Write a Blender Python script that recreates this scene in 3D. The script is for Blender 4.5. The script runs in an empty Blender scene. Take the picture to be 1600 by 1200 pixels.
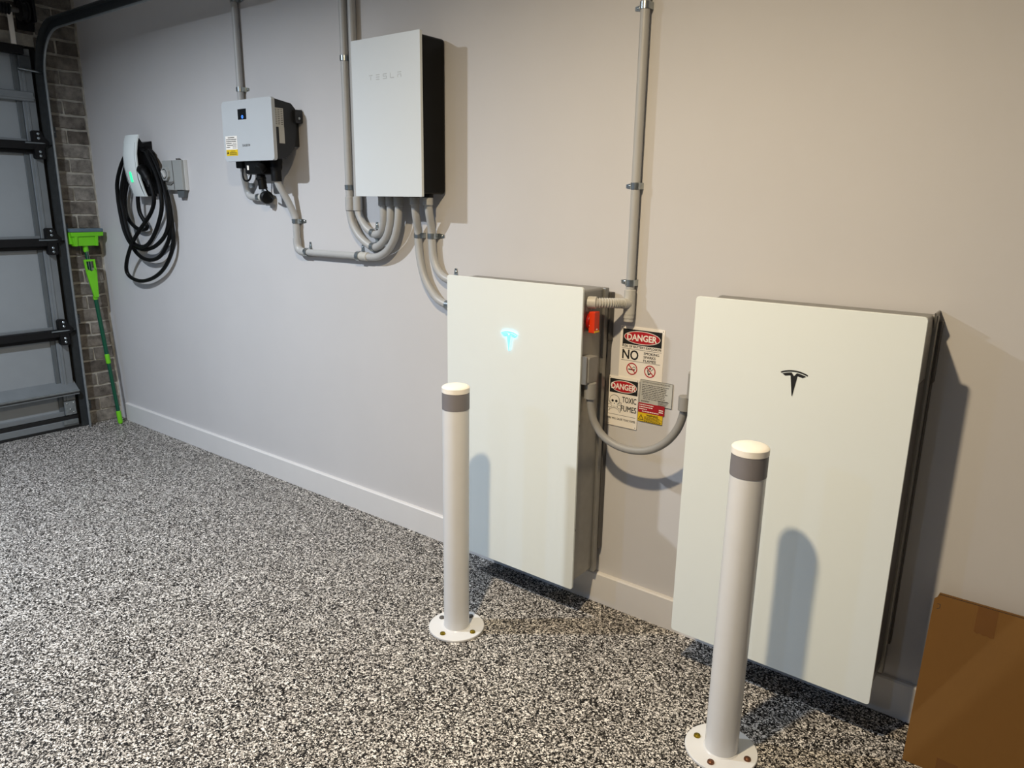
import bpy, bmesh, math, random
from mathutils import Vector, Matrix

random.seed(7)
scene = bpy.context.scene
COL = scene.collection

# ------------------------------------------------------------------ camera
cam_data = bpy.data.cameras.new('camera')
cam = bpy.data.objects.new('camera', cam_data)
COL.objects.link(cam)
RIGHT = Vector((0.79332096, 0.60861367, 0.01520697))
DOWN = Vector((0.15846227, -0.18230739, -0.97038844))
FWD = Vector((-0.58781933, 0.77223922, -0.24107057))
M = Matrix((RIGHT, -DOWN, -FWD)).transposed().to_4x4()
M.translation = Vector((1.87728, -2.24584, 1.49792))
cam.matrix_world = M
cam_data.sensor_width = 36.0
cam_data.sensor_fit = 'HORIZONTAL'
cam_data.lens = 1137.31 / 1600 * 36
cam_data.clip_start = 0.05
scene.camera = cam

# ------------------------------------------------------------------ light
scene.view_settings.view_transform = 'Standard'
scene.view_settings.look = 'None'
scene.view_settings.gamma = 1.0
scene.view_settings.use_curve_mapping = False
scene.view_settings.exposure = 0.0

world = bpy.data.worlds.new('room_air')
scene.world = world
world.use_nodes = True
world.node_tree.nodes['Background'].inputs[0].default_value = (0.8, 0.9, 1.0, 1)
world.node_tree.nodes['Background'].inputs[1].default_value = 0.02


def downlight(name, x, y, power, color, size=0.10, spread=165):
    l = bpy.data.lights.new(name, 'AREA')
    l.shape = 'DISK'
    l.size = size
    l.energy = power
    l.color = color
    l.spread = math.radians(spread)
    o = bpy.data.objects.new(name, l)
    o.location = (x, y, 2.695)
    COL.objects.link(o)
    return o


COOL = (0.85, 0.94, 1.05)
WARM = (0.86, 0.69, 0.455)
FILL_BLUE = (0.10, 0.22, 0.44)
PALE = (0.09, 0.13, 0.19)
downlight('downlight_beside_inverter', -1.40, -1.90, 80, COOL)
downlight('downlight_before_batteries', 0.93, -1.72, 80, WARM)
downlight('fill_back_blue', -1.40, -4.3, 80, FILL_BLUE)  # unseen blue fill, added to cool the ambient light
downlight('downlight_back_warm', 0.93, -4.3, 80, PALE)


# ------------------------------------------------------------------ materials
def lin(c):
    return tuple(((v / 12.92) if v <= 0.04045 else ((v + 0.055) / 1.055) ** 2.4) for v in c)


def rgb(h):
    h = h.lstrip('#')
    return lin([int(h[i:i + 2], 16) / 255 for i in (0, 2, 4)]) + (1,)


def mat(name, color, rough=0.5, metal=0.0, var=0.06, scale=14.0, bump=0.0, bscale=120.0, spec=0.5, coat=0.0, emit=None, estr=0.0):
    m = bpy.data.materials.new(name)
    m.use_nodes = True
    nt = m.node_tree
    b = nt.nodes['Principled BSDF']
    b.inputs['Roughness'].default_value = rough
    b.inputs['Metallic'].default_value = metal
    b.inputs['Specular IOR Level'].default_value = spec
    b.inputs['Coat Weight'].default_value = coat
    b.inputs['Coat Roughness'].default_value = 0.06
    c = rgb(color)
    geo = nt.nodes.new('ShaderNodeNewGeometry')
    nz = nt.nodes.new('ShaderNodeTexNoise')
    nz.inputs['Scale'].default_value = scale
    nz.inputs['Detail'].default_value = 4
    nt.links.new(geo.outputs['Position'], nz.inputs['Vector'])
    rmp = nt.nodes.new('ShaderNodeValToRGB')
    rmp.color_ramp.elements[0].position = 0.3
    rmp.color_ramp.elements[1].position = 0.7
    rmp.color_ramp.elements[0].color = tuple(v * (1 - var) for v in c[:3]) + (1,)
    rmp.color_ramp.elements[1].color = tuple(min(1, v * (1 + var)) for v in c[:3]) + (1,)
    nt.links.new(nz.outputs['Fac'], rmp.inputs['Fac'])
    nt.links.new(rmp.outputs['Color'], b.inputs['Base Color'])
    if bump:
        n2 = nt.nodes.new('ShaderNodeTexNoise')
        n2.inputs['Scale'].default_value = bscale
        n2.inputs['Detail'].default_value = 3
        nt.links.new(geo.outputs['Position'], n2.inputs['Vector'])
        bp = nt.nodes.new('ShaderNodeBump')
        bp.inputs['Strength'].default_value = bump
        bp.inputs['Distance'].default_value = 0.002
        nt.links.new(n2.outputs['Fac'], bp.inputs['Height'])
        nt.links.new(bp.outputs['Normal'], b.inputs['Normal'])
    if emit:
        b.inputs['Emission Color'].default_value = rgb(emit)
        b.inputs['Emission Strength'].default_value = estr
    return m


MT = {}
MT['wall'] = mat('painted_plaster', '#c6c4c3', 0.75, var=0.015, scale=3, bump=0.05, bscale=260, spec=0.25)
MT['ceil'] = mat('ceiling_paint', '#d2d1ce', 0.8, var=0.01)
MT['farwall'] = mat('room_paint', '#a5a29e', 0.8, var=0.02)
MT['base'] = mat('baseboard_paint', '#d6d4d2', 0.45, var=0.01)
MT['glass'] = mat('white_backed_glass', '#dde3e1', 0.40, var=0.006, scale=2, spec=0.22)
MT['gwglass'] = mat('cool_white_glass', '#d0d6d9', 0.36, var=0.006, scale=2, spec=0.25)
MT['glassedge'] = mat('pale_glass_edge', '#eceae2', 0.2, var=0.01)
MT['steel'] = mat('satin_grey_metal', '#8f8d88', 0.38, metal=0.55, var=0.05, scale=30)
MT['darksteel'] = mat('dark_grey_bracket', '#55524f', 0.5, metal=0.3)
MT['black'] = mat('black_plastic', '#080809', 0.5, spec=0.25)
MT['gwblack'] = mat('gloss_black_enclosure', '#040404', 0.35, spec=0.2)
MT['ink'] = mat('black_ink', '#121212', 0.6)
MT['inkred'] = mat('red_ink', '#b0121f', 0.55)
MT['inkwhite'] = mat('white_ink', '#f2ede4', 0.55)
MT['signwhite'] = mat('sign_white_sheet', '#efe9df', 0.45, var=0.02)
MT['labelgrey'] = mat('label_grey', '#b9b8b0', 0.5)
MT['labelyellow'] = mat('label_yellow', '#e0bd14', 0.5)
MT['labelred'] = mat('label_red', '#a5121f', 0.5)
MT['conduit'] = mat('grey_pvc_conduit', '#acacaa', 0.42, var=0.03)
MT['conduit_l'] = mat('cream_pvc_fitting', '#bab8b1', 0.45, var=0.02)
MT['greycable'] = mat('grey_flexible_conduit', '#8d8b86', 0.5, var=0.03)
MT['zinc'] = mat('zinc_plated_steel', '#a9b0b2', 0.28, metal=0.95, var=0.15, scale=60)
MT['galvshade'] = mat('galvanised_steel_shaded', '#464a4c', 0.45, metal=0.5, var=0.12, scale=40)  # track steel darkened to carry the channel's inner shade; rim stays lighter
MT['trackedge'] = mat('bright_track_edge', '#8d9294', 0.4, metal=0.55, var=0.1, scale=40)
MT['invwhite'] = mat('inverter_cover_white', '#b9bdbf', 0.4, var=0.01)
MT['invblack'] = mat('inverter_casting_black', '#1e1f21', 0.6, bump=0.1)
MT['bollard'] = mat('white_powder_coat', '#d4d5d6', 0.26, var=0.015, spec=0.45)
MT['band'] = mat('grey_reflective_band', '#777477', 0.5, var=0.04)
MT['cap'] = mat('white_cap_paint', '#eeeae2', 0.45, var=0.02)
MT['brass'] = mat('yellow_brass_bolt', '#8d7a28', 0.3, metal=0.9, var=0.2, scale=80)
MT['copper'] = mat('brown_bronze_bolt', '#7c5540', 0.35, metal=0.85, var=0.2, scale=80)
MT['orange'] = mat('orange_red_handle', '#d8380e', 0.4, var=0.02)
MT['darkred'] = mat('dark_red_dial', '#9c1510', 0.35, var=0.05)
MT['yellow'] = mat('yellow_tip', '#f0c030', 0.45)
MT['socket'] = mat('grey_white_socket_plastic', '#c9c9c6', 0.45, var=0.01)
MT['socketgrey'] = mat('grey_switch_cover', '#9b9d9a', 0.5, var=0.01)
MT['green'] = mat('lime_green_plastic', '#6fc71f', 0.4, var=0.04)
MT['dgreen'] = mat('dark_green_pole', '#064d35', 0.35, var=0.04)
MT['sponge'] = mat('blue_grey_sponge', '#566a76', 0.9, bump=0.6, bscale=300)
MT['doorskin'] = mat('door_inner_skin', '#888d90', 0.5, var=0.02, bump=0.12, bscale=200)
MT['doorstile'] = mat('door_stile_metal', '#7e8386', 0.42, metal=0.35, var=0.05)
MT['stilereturn'] = mat('door_stile_return', '#54595b', 0.5)
MT['doorblack'] = mat('black_door_hardware', '#08080a', 0.6, spec=0.3)
MT['rubber'] = mat('black_rubber', '#0b0b0b', 0.75)
MT['tape'] = mat('brown_packing_tape', '#6b4820', 0.25, var=0.05)
MT['screen'] = mat('black_screen', '#050608', 0.12)
MT['cableblack'] = mat('black_rubber_cable', '#070708', 0.5, spec=0.2)
MT['glow_cyan'] = mat('cyan_backlight', '#8fe8ea', 0.4, emit='#79e6ee', estr=0.55)
MT['glow_halo'] = mat('cyan_halo_edge', '#8fe8ea', 0.4, emit='#5fd8ff', estr=5.5)  # emblem sides made to glow, added to throw a halo on the glass
MT['glow_green'] = mat('green_status_light', '#3fe6a0', 0.4, emit='#2fe89a', estr=1.0)
MT['glow_blue'] = mat('blue_status_light', '#3d7bff', 0.4, emit='#3f80ff', estr=1.6)
MT['mortar'] = mat('pale_mortar', '#aaa69c', 0.95, var=0.25, scale=25, bump=0.8, bscale=160)


def floor_material():
    m = bpy.data.materials.new('epoxy_flake_floor')
    m.use_nodes = True
    nt = m.node_tree
    b = nt.nodes['Principled BSDF']
    geo = nt.nodes.new('ShaderNodeNewGeometry')

    def vor(scale):
        v = nt.nodes.new('ShaderNodeTexVoronoi')
        v.feature = 'F1'
        v.inputs['Scale'].default_value = scale
        nt.links.new(geo.outputs['Position'], v.inputs['Vector'])
        s = nt.nodes.new('ShaderNodeSeparateColor')
        nt.links.new(v.outputs['Color'], s.inputs['Color'])
        return s
    v1, v2 = vor(185), vor(300)
    pick = nt.nodes.new('ShaderNodeMath')
    pick.operation = 'GREATER_THAN'
    pick.inputs[1].default_value = 0.62
    nt.links.new(v2.outputs[1], pick.inputs[0])
    mx = nt.nodes.new('ShaderNodeMix')
    mx.data_type = 'FLOAT'
    nt.links.new(pick.outputs[0], mx.inputs[0])
    nt.links.new(v1.outputs[0], mx.inputs[2])
    nt.links.new(v2.outputs[0], mx.inputs[3])
    r = nt.nodes.new('ShaderNodeValToRGB')
    r.color_ramp.interpolation = 'CONSTANT'
    els = r.color_ramp.elements
    els[0].position = 0.0
    els[0].color = rgb('#0d0b0a')
    els[1].position = 0.34
    els[1].color = rgb('#2e2a27')
    for p, c in ((0.47, '#625e59'), (0.59, '#938e87'), (0.74, '#c3beb7'), (0.87, '#e4dfd8')):
        e = els.new(p)
        e.color = rgb(c)
    nt.links.new(mx.outputs[0], r.inputs['Fac'])
    nt.links.new(r.outputs['Color'], b.inputs['Base Color'])
    b.inputs['Roughness'].default_value = 0.5
    b.inputs['Specular IOR Level'].default_value = 0.16
    nb = nt.nodes.new('ShaderNodeTexNoise')
    nb.inputs['Scale'].default_value = 90
    nt.links.new(geo.outputs['Position'], nb.inputs['Vector'])
    bp = nt.nodes.new('ShaderNodeBump')
    bp.inputs['Strength'].default_value = 0.25
    bp.inputs['Distance'].default_value = 0.002
    nt.links.new(nb.outputs['Fac'], bp.inputs['Height'])
    nt.links.new(bp.outputs['Normal'], b.inputs['Normal'])
    return m


def brick_material():
    m = bpy.data.materials.new('grey_brown_brick')
    m.use_nodes = True
    nt = m.node_tree
    b = nt.nodes['Principled BSDF']
    b.inputs['Roughness'].default_value = 0.9
    oi = nt.nodes.new('ShaderNodeObjectInfo')
    geo = nt.nodes.new('ShaderNodeNewGeometry')
    r = nt.nodes.new('ShaderNodeValToRGB')
    els = r.color_ramp.elements
    els[0].position = 0.0
    els[0].color = rgb('#5a544e')
    els[1].position = 1.0
    els[1].color = rgb('#85827d')
    for p, c in ((0.3, '#716c66'), (0.6, '#67645f'), (0.8, '#7a746c')):
        e = els.new(p)
        e.color = rgb(c)
    nt.links.new(oi.outputs['Random'], r.inputs['Fac'])
    nz = nt.nodes.new('ShaderNodeTexNoise')
    nz.inputs['Scale'].default_value = 16
    nz.inputs['Detail'].default_value = 6
    nz.inputs['Roughness'].default_value = 0.7
    nt.links.new(geo.outputs['Position'], nz.inputs['Vector'])
    r2 = nt.nodes.new('ShaderNodeValToRGB')
    r2.color_ramp.elements[0].position = 0.3
    r2.color_ramp.elements[0].color = (0.34, 0.32, 0.30, 1)
    r2.color_ramp.elements[1].position = 0.72
    r2.color_ramp.elements[1].color = (1.45, 1.42, 1.38, 1)
    nt.links.new(nz.outputs['Fac'], r2.inputs['Fac'])
    mu = nt.nodes.new('ShaderNodeMix')
    mu.data_type = 'RGBA'
    mu.blend_type = 'MULTIPLY'
    mu.inputs[0].default_value = 1
    nt.links.new(r.outputs['Color'], mu.inputs[6])
    nt.links.new(r2.outputs['Color'], mu.inputs[7])
    nt.links.new(mu.outputs[2], b.inputs['Base Color'])
    bp = nt.nodes.new('ShaderNodeBump')
    bp.inputs['Strength'].default_value = 0.7
    bp.inputs['Distance'].default_value = 0.004
    nt.links.new(nz.outputs['Fac'], bp.inputs['Height'])
    nt.links.new(bp.outputs['Normal'], b.inputs['Normal'])
    return m


def cardboard_material():
    m = mat('brown_cardboard', '#704c15', 0.75, var=0.07, scale=3)
    nt = m.node_tree
    b = nt.nodes['Principled BSDF']
    geo = nt.nodes.new('ShaderNodeNewGeometry')
    w = nt.nodes.new('ShaderNodeTexWave')
    w.inputs['Scale'].default_value = 70
    w.inputs['Distortion'].default_value = 0.4
    nt.links.new(geo.outputs['Position'], w.inputs['Vector'])
    bp = nt.nodes.new('ShaderNodeBump')
    bp.inputs['Strength'].default_value = 0.04
    bp.inputs['Distance'].default_value = 0.001
    nt.links.new(w.outputs['Fac'], bp.inputs['Height'])
    nt.links.new(bp.outputs['Normal'], b.inputs['Normal'])
    return m


MT['floor'] = floor_material()
MT['brick'] = brick_material()
MT['card'] = cardboard_material()
MT['cardshade'] = mat('slit_shade_brown', '#2c1c0d', 0.9)  # dark colour stands for the shade in the carton's top slit

# ------------------------------------------------------------------ helpers
WLOC = {}


def thing(name, label, cat, loc, group=None, kind=None):
    o = bpy.data.objects.new(name, None)
    o.empty_display_size = 0.05
    COL.objects.link(o)
    o.location = loc
    o['label'] = label
    if cat:
        o['category'] = cat
    if group:
        o['group'] = group
    if kind:
        o['kind'] = kind
    WLOC[o.name] = Vector(loc)
    return o


def obj(name, bm, material, parent=None, label=None, smooth=True):
    """Link a bmesh (world coordinates) as one mesh object, parented if asked."""
    me = bpy.data.meshes.new(name)
    bmesh.ops.recalc_face_normals(bm, faces=bm.faces[:])
    base = WLOC[parent.name] if parent else Vector((0, 0, 0))
    bmesh.ops.translate(bm, verts=bm.verts[:], vec=-base)
    bm.to_mesh(me)
    bm.free()
    if smooth:
        for p in me.polygons:
            p.use_smooth = True
        me.set_sharp_from_angle(angle=math.radians(35))
    me.materials.append(material)
    o = bpy.data.objects.new(name, me)
    COL.objects.link(o)
    if smooth:                                # keep flat faces flat beside their bevels
        wn = o.modifiers.new('weighted_normals', 'WEIGHTED_NORMAL')
        wn.keep_sharp = True
    if parent:
        o.parent = parent
        WLOC[o.name] = base
    else:
        WLOC[o.name] = Vector((0, 0, 0))
    if label:
        o['label'] = label
    return o


def tag(o, label, cat, group=None):
    o['label'] = label
    o['category'] = cat
    if group:
        o['group'] = group
    return o


def structure(o):
    o['kind'] = 'structure'
    return o


def new():
    return bmesh.new()


def box(bm, x0, x1, y0, y1, z0, z1, bev=0.0, seg=2):
    vs = [bm.verts.new((x, y, z)) for x in (x0, x1) for y in (y0, y1) for z in (z0, z1)]
    q = [(0, 1, 3, 2), (4, 6, 7, 5), (0, 4, 5, 1), (2, 3, 7, 6), (0, 2, 6, 4), (1, 5, 7, 3)]
    fs = [bm.faces.new([vs[i] for i in f]) for f in q]
    if bev:
        es = set()
        for f in fs:
            es.update(f.edges)
        bmesh.ops.bevel(bm, geom=list(es), offset=bev, segments=seg, affect='EDGES', profile=0.5)
    return bm


class Frame:
    """A plane in space: origin, u, v; n = u x v points out of it."""
    def __init__(s, o, u, v):
        s.o, s.u, s.v = Vector(o), Vector(u).normalized(), Vector(v).normalized()
        s.n = s.u.cross(s.v)

    def p(s, a, b, c=0.0):
        return s.o + s.u * a + s.v * b + s.n * c


def wallframe(x, y, z):
    return Frame((x, y, z), (1, 0, 0), (0, 0, 1))       # faces the room (-y)


def sideframe(x, y, z):
    return Frame((x, y, z), (0, 1, 0), (0, 0, 1))       # faces +x


def prism(bm, fr, pts, d0, d1, bev=0.0):
    lo = [bm.verts.new(fr.p(a, b, d0)) for a, b in pts]
    hi = [bm.verts.new(fr.p(a, b, d1)) for a, b in pts]
    n = len(pts)
    top = bm.faces.new(hi)
    bm.faces.new(lo[::-1])
    for i in range(n):
        j = (i + 1) % n
        bm.faces.new((lo[i], lo[j], hi[j], hi[i]))
    if bev:
        bmesh.ops.bevel(bm, geom=list(top.edges), offset=bev, segments=2, affect='EDGES', profile=0.5)
    return bm


def rrect(x0, y0, x1, y1, r, k=4):
    pts = []
    for cx, cy, a0 in ((x1 - r, y0 + r, -90), (x1 - r, y1 - r, 0), (x0 + r, y1 - r, 90), (x0 + r, y0 + r, 180)):
        for i in range(k + 1):
            a = math.radians(a0 + 90 * i / k)
            pts.append((cx + r * math.cos(a), cy + r * math.sin(a)))
    return pts


def ell(cx, cy, rx, ry, n=28, a0=0):
    return [(cx + rx * math.cos(a0 + 2 * math.pi * i / n), cy + ry * math.sin(a0 + 2 * math.pi * i / n)) for i in range(n)]


def ring(bm, fr, cx, cy, ro, ri, d0, d1, n=28, ryo=None, ryi=None):
    ryo = ryo or ro
    ryi = ryi or ri
    V = []
    for i in range(n):
        a = 2 * math.pi * i / n
        c, s = math.cos(a), math.sin(a)
        V.append([bm.verts.new(fr.p(cx + ro * c, cy + ryo * s, d0)), bm.verts.new(fr.p(cx + ro * c, cy + ryo * s, d1)),
                  bm.verts.new(fr.p(cx + ri * c, cy + ryi * s, d1)), bm.verts.new(fr.p(cx + ri * c, cy + ryi * s, d0))])
    for i in range(n):
        A, B = V[i], V[(i + 1) % n]
        for k in range(4):
            l = (k + 1) % 4
            bm.faces.new((A[k], B[k], B[l], A[l]))
    return bm


def bar2(fr_bm, fr, a, b, w, d0, d1):
    """A flat bar from 2D point a to b, width w."""
    dx, dy = b[0] - a[0], b[1] - a[1]
    l = math.hypot(dx, dy)
    nx, ny = -dy / l * w / 2, dx / l * w / 2
    prism(fr_bm, fr, [(a[0] - nx, a[1] - ny), (b[0] - nx, b[1] - ny), (b[0] + nx, b[1] + ny), (a[0] + nx, a[1] + ny)], d0, d1)


def smoothpath(pts, per=6):
    P = [Vector(p) for p in pts]
    out = []
    n = len(P)
    for i in range(n - 1):
        p0, p1, p2, p3 = P[max(i - 1, 0)], P[i], P[i + 1], P[min(i + 2, n - 1)]
        if i == 0:
            p0 = p1 * 2 - p2
        if i == n - 2:
            p3 = p2 * 2 - p1
        for k in range(per):
            t = k / per
            out.append(0.5 * ((2 * p1) + (p2 - p0) * t + (2 * p0 - 5 * p1 + 4 * p2 - p3) * t * t + (3 * p1 - p0 - 3 * p2 + p3) * t ** 3))
    out.append(P[-1])
    return out


def tube(bm, path, r, n=14, caps=True):
    """Round tube along a path; r is a number or a list."""
    P = [Vector(p) for p in path]
    m = len(P)
    T = []
    for i in range(m):
        T.append((P[min(i + 1, m - 1)] - P[max(i - 1, 0)]).normalized())
    ref = Vector((0, 0, 1)) if abs(T[0].z) < 0.9 else Vector((1, 0, 0))
    N = (ref - T[0] * ref.dot(T[0])).normalized()
    rings = []
    for i in range(m):
        N = (N - T[i] * N.dot(T[i])).normalized()
        B = T[i].cross(N)
        rr = r[i] if isinstance(r, (list, tuple)) else r
        rings.append([bm.verts.new(P[i] + (N * math.cos(2 * math.pi * k / n) + B * math.sin(2 * math.pi * k / n)) * rr) for k in range(n)])
    for i in range(m - 1):
        for k in range(n):
            l = (k + 1) % n
            bm.faces.new((rings[i][k], rings[i][l], rings[i + 1][l], rings[i + 1][k]))
    if caps:
        bm.faces.new(rings[0][::-1])
        bm.faces.new(rings[-1])
    return bm


def lathe(bm, c, axis, prof, n=32):
    """prof = [(radius, height along axis)]; closed with caps."""
    c, a = Vector(c), Vector(axis).normalized()
    u = Vector((1, 0, 0)) if abs(a.x) < 0.9 else Vector((0, 1, 0))
    u = (u - a * u.dot(a)).normalized()
    w = a.cross(u)
    R = []
    for r, h in prof:
        R.append([bm.verts.new(c + a * h + (u * math.cos(2 * math.pi * k / n) + w * math.sin(2 * math.pi * k / n)) * max(r, 1e-4)) for k in range(n)])
    for i in range(len(R) - 1):
        for k in range(n):
            l = (k + 1) % n
            bm.faces.new((R[i][k], R[i][l], R[i + 1][l], R[i + 1][k]))
    bm.faces.new(R[0][::-1])
    bm.faces.new(R[-1])
    return bm


def cyl(bm, a, b, r, n=20, bev=0.0):
    a, b = Vector(a), Vector(b)
    h = (b - a).length
    if bev:
        prof = [(r - bev, 0), (r, bev), (r, h - bev), (r - bev, h)]
    else:
        prof = [(r, 0), (r, h)]
    return lathe(bm, a, b - a, prof, n)


def text(string, fr, x, z, size, material, parent, name='lettering', align='CENTER', width=None, bold=0.0, lift=0.0006, thick=0.0003):
    """Flat lettering on frame fr at (x, z): baseline z, cap height about size; width fits it."""
    cu = bpy.data.curves.new('lettering_curve', 'FONT')
    cu.body = string
    cu.size = 1.0
    cu.align_x = align
    inked = material is MT['ink'] and bold > 0   # dark print: thicken by doubling strokes, keeps M open
    cu.offset = 0.0 if inked else bold
    cu.fill_mode = 'FRONT'
    cu.resolution_u = 3
    tmp = bpy.data.objects.new('lettering_source', cu)
    COL.objects.link(tmp)
    bpy.context.view_layer.update()
    dg = bpy.context.evaluated_depsgraph_get()
    me = bpy.data.meshes.new_from_object(tmp.evaluated_get(dg))
    bpy.data.objects.remove(tmp)
    bpy.data.curves.remove(cu)
    xs = [v.co.x for v in me.vertices]
    w = max(xs) - min(xs)
    sy = size / 0.70
    sx = (width / w) if width else sy
    if width and align == 'CENTER':
        off = -(max(xs) + min(xs)) / 2
    elif width and align == 'LEFT':
        off = -min(xs)
    else:
        off = 0
    base = WLOC[parent.name]
    for v in me.vertices:
        v.co = fr.p(x + (v.co.x + off) * sx, z + v.co.y * sy, lift) - base
    if inked:
        vs, fs = [], []
        for k_, (dx_, dz_) in enumerate(((-1, -0.5), (1, -0.5), (-1, 0.5), (1, 0.5))):
            off_ = fr.u * (dx_ * 0.018 * sx) + fr.v * (dz_ * 0.018 * sy) - fr.n * (0.00004 * k_)
            n_ = len(vs)
            vs += [v.co + off_ for v in me.vertices]
            fs += [[n_ + i_ for i_ in p_.vertices] for p_ in me.polygons]
        me = bpy.data.meshes.new(name)
        me.from_pydata([tuple(v) for v in vs], [], fs)
    me.materials.clear()
    me.materials.append(material)
    me.name = name
    o = bpy.data.objects.new(name, me)
    COL.objects.link(o)
    o.parent = parent
    WLOC[o.name] = base
    return o


def saddle(parent, c, axis, side, r, wall_y=0.0):
    """One-hole conduit clip: strap over the pipe, tab on the wall, one screw."""
    c = Vector(c)
    a = Vector(axis).normalized()
    t = Vector(side).normalized()
    n = Vector((0, -1, 0))
    d = wall_y - c.y                       # pipe centre's distance from the wall
    R = r + 0.0012
    prof = [(R + 0.030, 0.0012), (R + 0.002, 0.0012), (R, 0.004)]
    for k in range(9):
        an = math.pi * k / 8
        prof.append((R * math.cos(an), d + R * math.sin(an)))
    prof.append((-R, 0.0008))
    th = 0.0018
    w = [0.0055] + [0.0105] * (len(prof) - 1)
    bm = new()
    rows = []
    wallc = Vector((c.x, wall_y, c.z))
    m = len(prof)
    for i in range(m):
        p = Vector(prof[i])
        q = Vector(prof[min(i + 1, m - 1)]) - Vector(prof[max(i - 1, 0)])
        nn = Vector((q.y, -q.x)).normalized()
        if i >= 3 and nn.dot(p - Vector((0, d))) < 0:
            nn = -nn
        if i < 2:
            nn = Vector((0, 1))
        o2 = p + nn * th
        rr = []
        for pt in (p, o2):
            for s in (-1, 1):
                rr.append(bm.verts.new(wallc + t * pt[0] + n * pt[1] + a * (s * w[i])))
        rows.append(rr)                    # in-, in+, out-, out+
    for i in range(m - 1):
        A, B = rows[i], rows[i + 1]
        bm.faces.new((A[0], A[1], B[1], B[0]))
        bm.faces.new((A[2], B[2], B[3], A[3]))
        bm.faces.new((A[0], B[0], B[2], A[2]))
        bm.faces.new((A[1], A[3], B[3], B[1]))
    for e in (rows[0], rows[-1]):
        bm.faces.new((e[0], e[2], e[3], e[1]))
    o = obj('saddle', bm, MT['zinc'], parent)
    sb = new()
    sc = wallc + t * (R + 0.016)
    lathe(sb, sc + n * 0.003, n, [(0.0062, 0), (0.0062, 0.001), (0.0045, 0.0028), (0.002, 0.0034)], 14)
    obj('screw', sb, MT['zinc'], o)
    return o


# ------------------------------------------------------------------ the room
bm = new()
box(bm, -3.6, 4.4, -6.2, 0.1, -0.1, 0.0)
structure(obj('floor', bm, MT['floor'], smooth=False))['label'] = 'black white and grey flake epoxy garage floor'
bm = new()
box(bm, -3.6, 4.4, 0.0, 0.12, 0.0, 2.82)
structure(obj('wall_back', bm, MT['wall'], smooth=False))['label'] = 'smooth pale grey painted plaster wall carrying the electrical equipment'
bm = new()
box(bm, -3.6, 4.4, -6.2, 0.0, 2.72, 2.82)
structure(obj('ceiling', bm, MT['ceil'], smooth=False))['label'] = 'flat white garage ceiling'
bm = new()
box(bm, 4.3, 4.4, -6.2, 0.0, 0.0, 2.72)
structure(obj('wall_right', bm, MT['farwall'], smooth=False))['label'] = 'plain painted wall at the far right end'
bm = new()
box(bm, -3.26, 4.3, -6.2, -6.1, 0.0, 2.72)
structure(obj('wall_front', bm, MT['farwall'], smooth=False))['label'] = 'plain painted wall behind the viewer'

bm = new()
prism(bm, Frame((-3.165, 0, 0), (0, 1, 0), (0, 0, 1)),
      [(-0.0, 0.0), (-0.0, 0.122), (-0.013, 0.122), (-0.018, 0.117), (-0.018, 0.0)][::-1], 0.0, 7.46)
structure(obj('baseboard_back', bm, MT['base']))['label'] = 'square edged pale baseboard along the equipment wall'

# brick end wall: mortar bed, then every brick an object
XB = -3.268                                        # mortar face; bricks stand proud
wl = thing('wall_left', 'grey brown brick wall around the garage door', None, (-3.4, -0.12, 0), kind='structure')
bm = new()
box(bm, -3.45, XB, -0.245, 0.0, 0.0, 2.72)
box(bm, -3.45, XB, -3.05, -0.245, 2.36, 2.72)
box(bm, -3.45, XB, -6.2, -3.05, 0.0, 2.72)
obj('mortar', bm, MT['mortar'], wl, smooth=False)


def brick_mesh(length, h=0.0715, d=0.010, seed=0):
    rnd = random.Random(seed)
    bm = new()
    box(bm, 0, d, -length / 2, length / 2, -h / 2, h / 2)
    bmesh.ops.subdivide_edges(bm, edges=[e for e in bm.edges if abs(e.verts[0].co.y - e.verts[1].co.y) > 0.01], cuts=3, use_grid_fill=True)
    for v in bm.verts:
        v.co.y += rnd.uniform(-0.003, 0.003)
        v.co.z += rnd.uniform(-0.0035, 0.0035)
        if v.co.x > d * 0.5:
            v.co.x += rnd.uniform(-0.002, 0.002)
    me = bpy.data.meshes.new('brick')
    bmesh.ops.recalc_face_normals(bm, faces=bm.faces[:])
    bm.to_mesh(me)
    bm.free()
    me.materials.append(MT['brick'])
    return me


FULL = [brick_mesh(0.217, seed=i) for i in range(4)]
HALF = [brick_mesh(0.106, seed=10 + i) for i in range(4)]
LONGH = [brick_mesh(0.119, seed=20 + i) for i in range(3)]


def brick(me, y, z):
    o = bpy.data.objects.new('brick', me)
    COL.objects.link(o)
    o.parent = wl
    o.location = Vector((XB - 0.002, y, z)) - WLOC[wl.name]


course = 0.0866
for k in range(31):
    z = 0.040 + k * course
    if z > 2.70:
        break
    lintel = z > 2.36 + 0.03
    if k % 2 == 0:
        brick(FULL[k % 4], -0.132, z)
        yy = -0.132 - 0.232
    else:
        brick(LONGH[k % 3], -0.075, z)
        brick(HALF[k % 4], -0.201, z)
        yy = -0.201 - 0.0 - 0.171
    if lintel:
        while yy > -1.7:
            brick(FULL[(k + int(-yy * 10)) % 4], yy, z)
            yy -= 0.232

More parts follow.
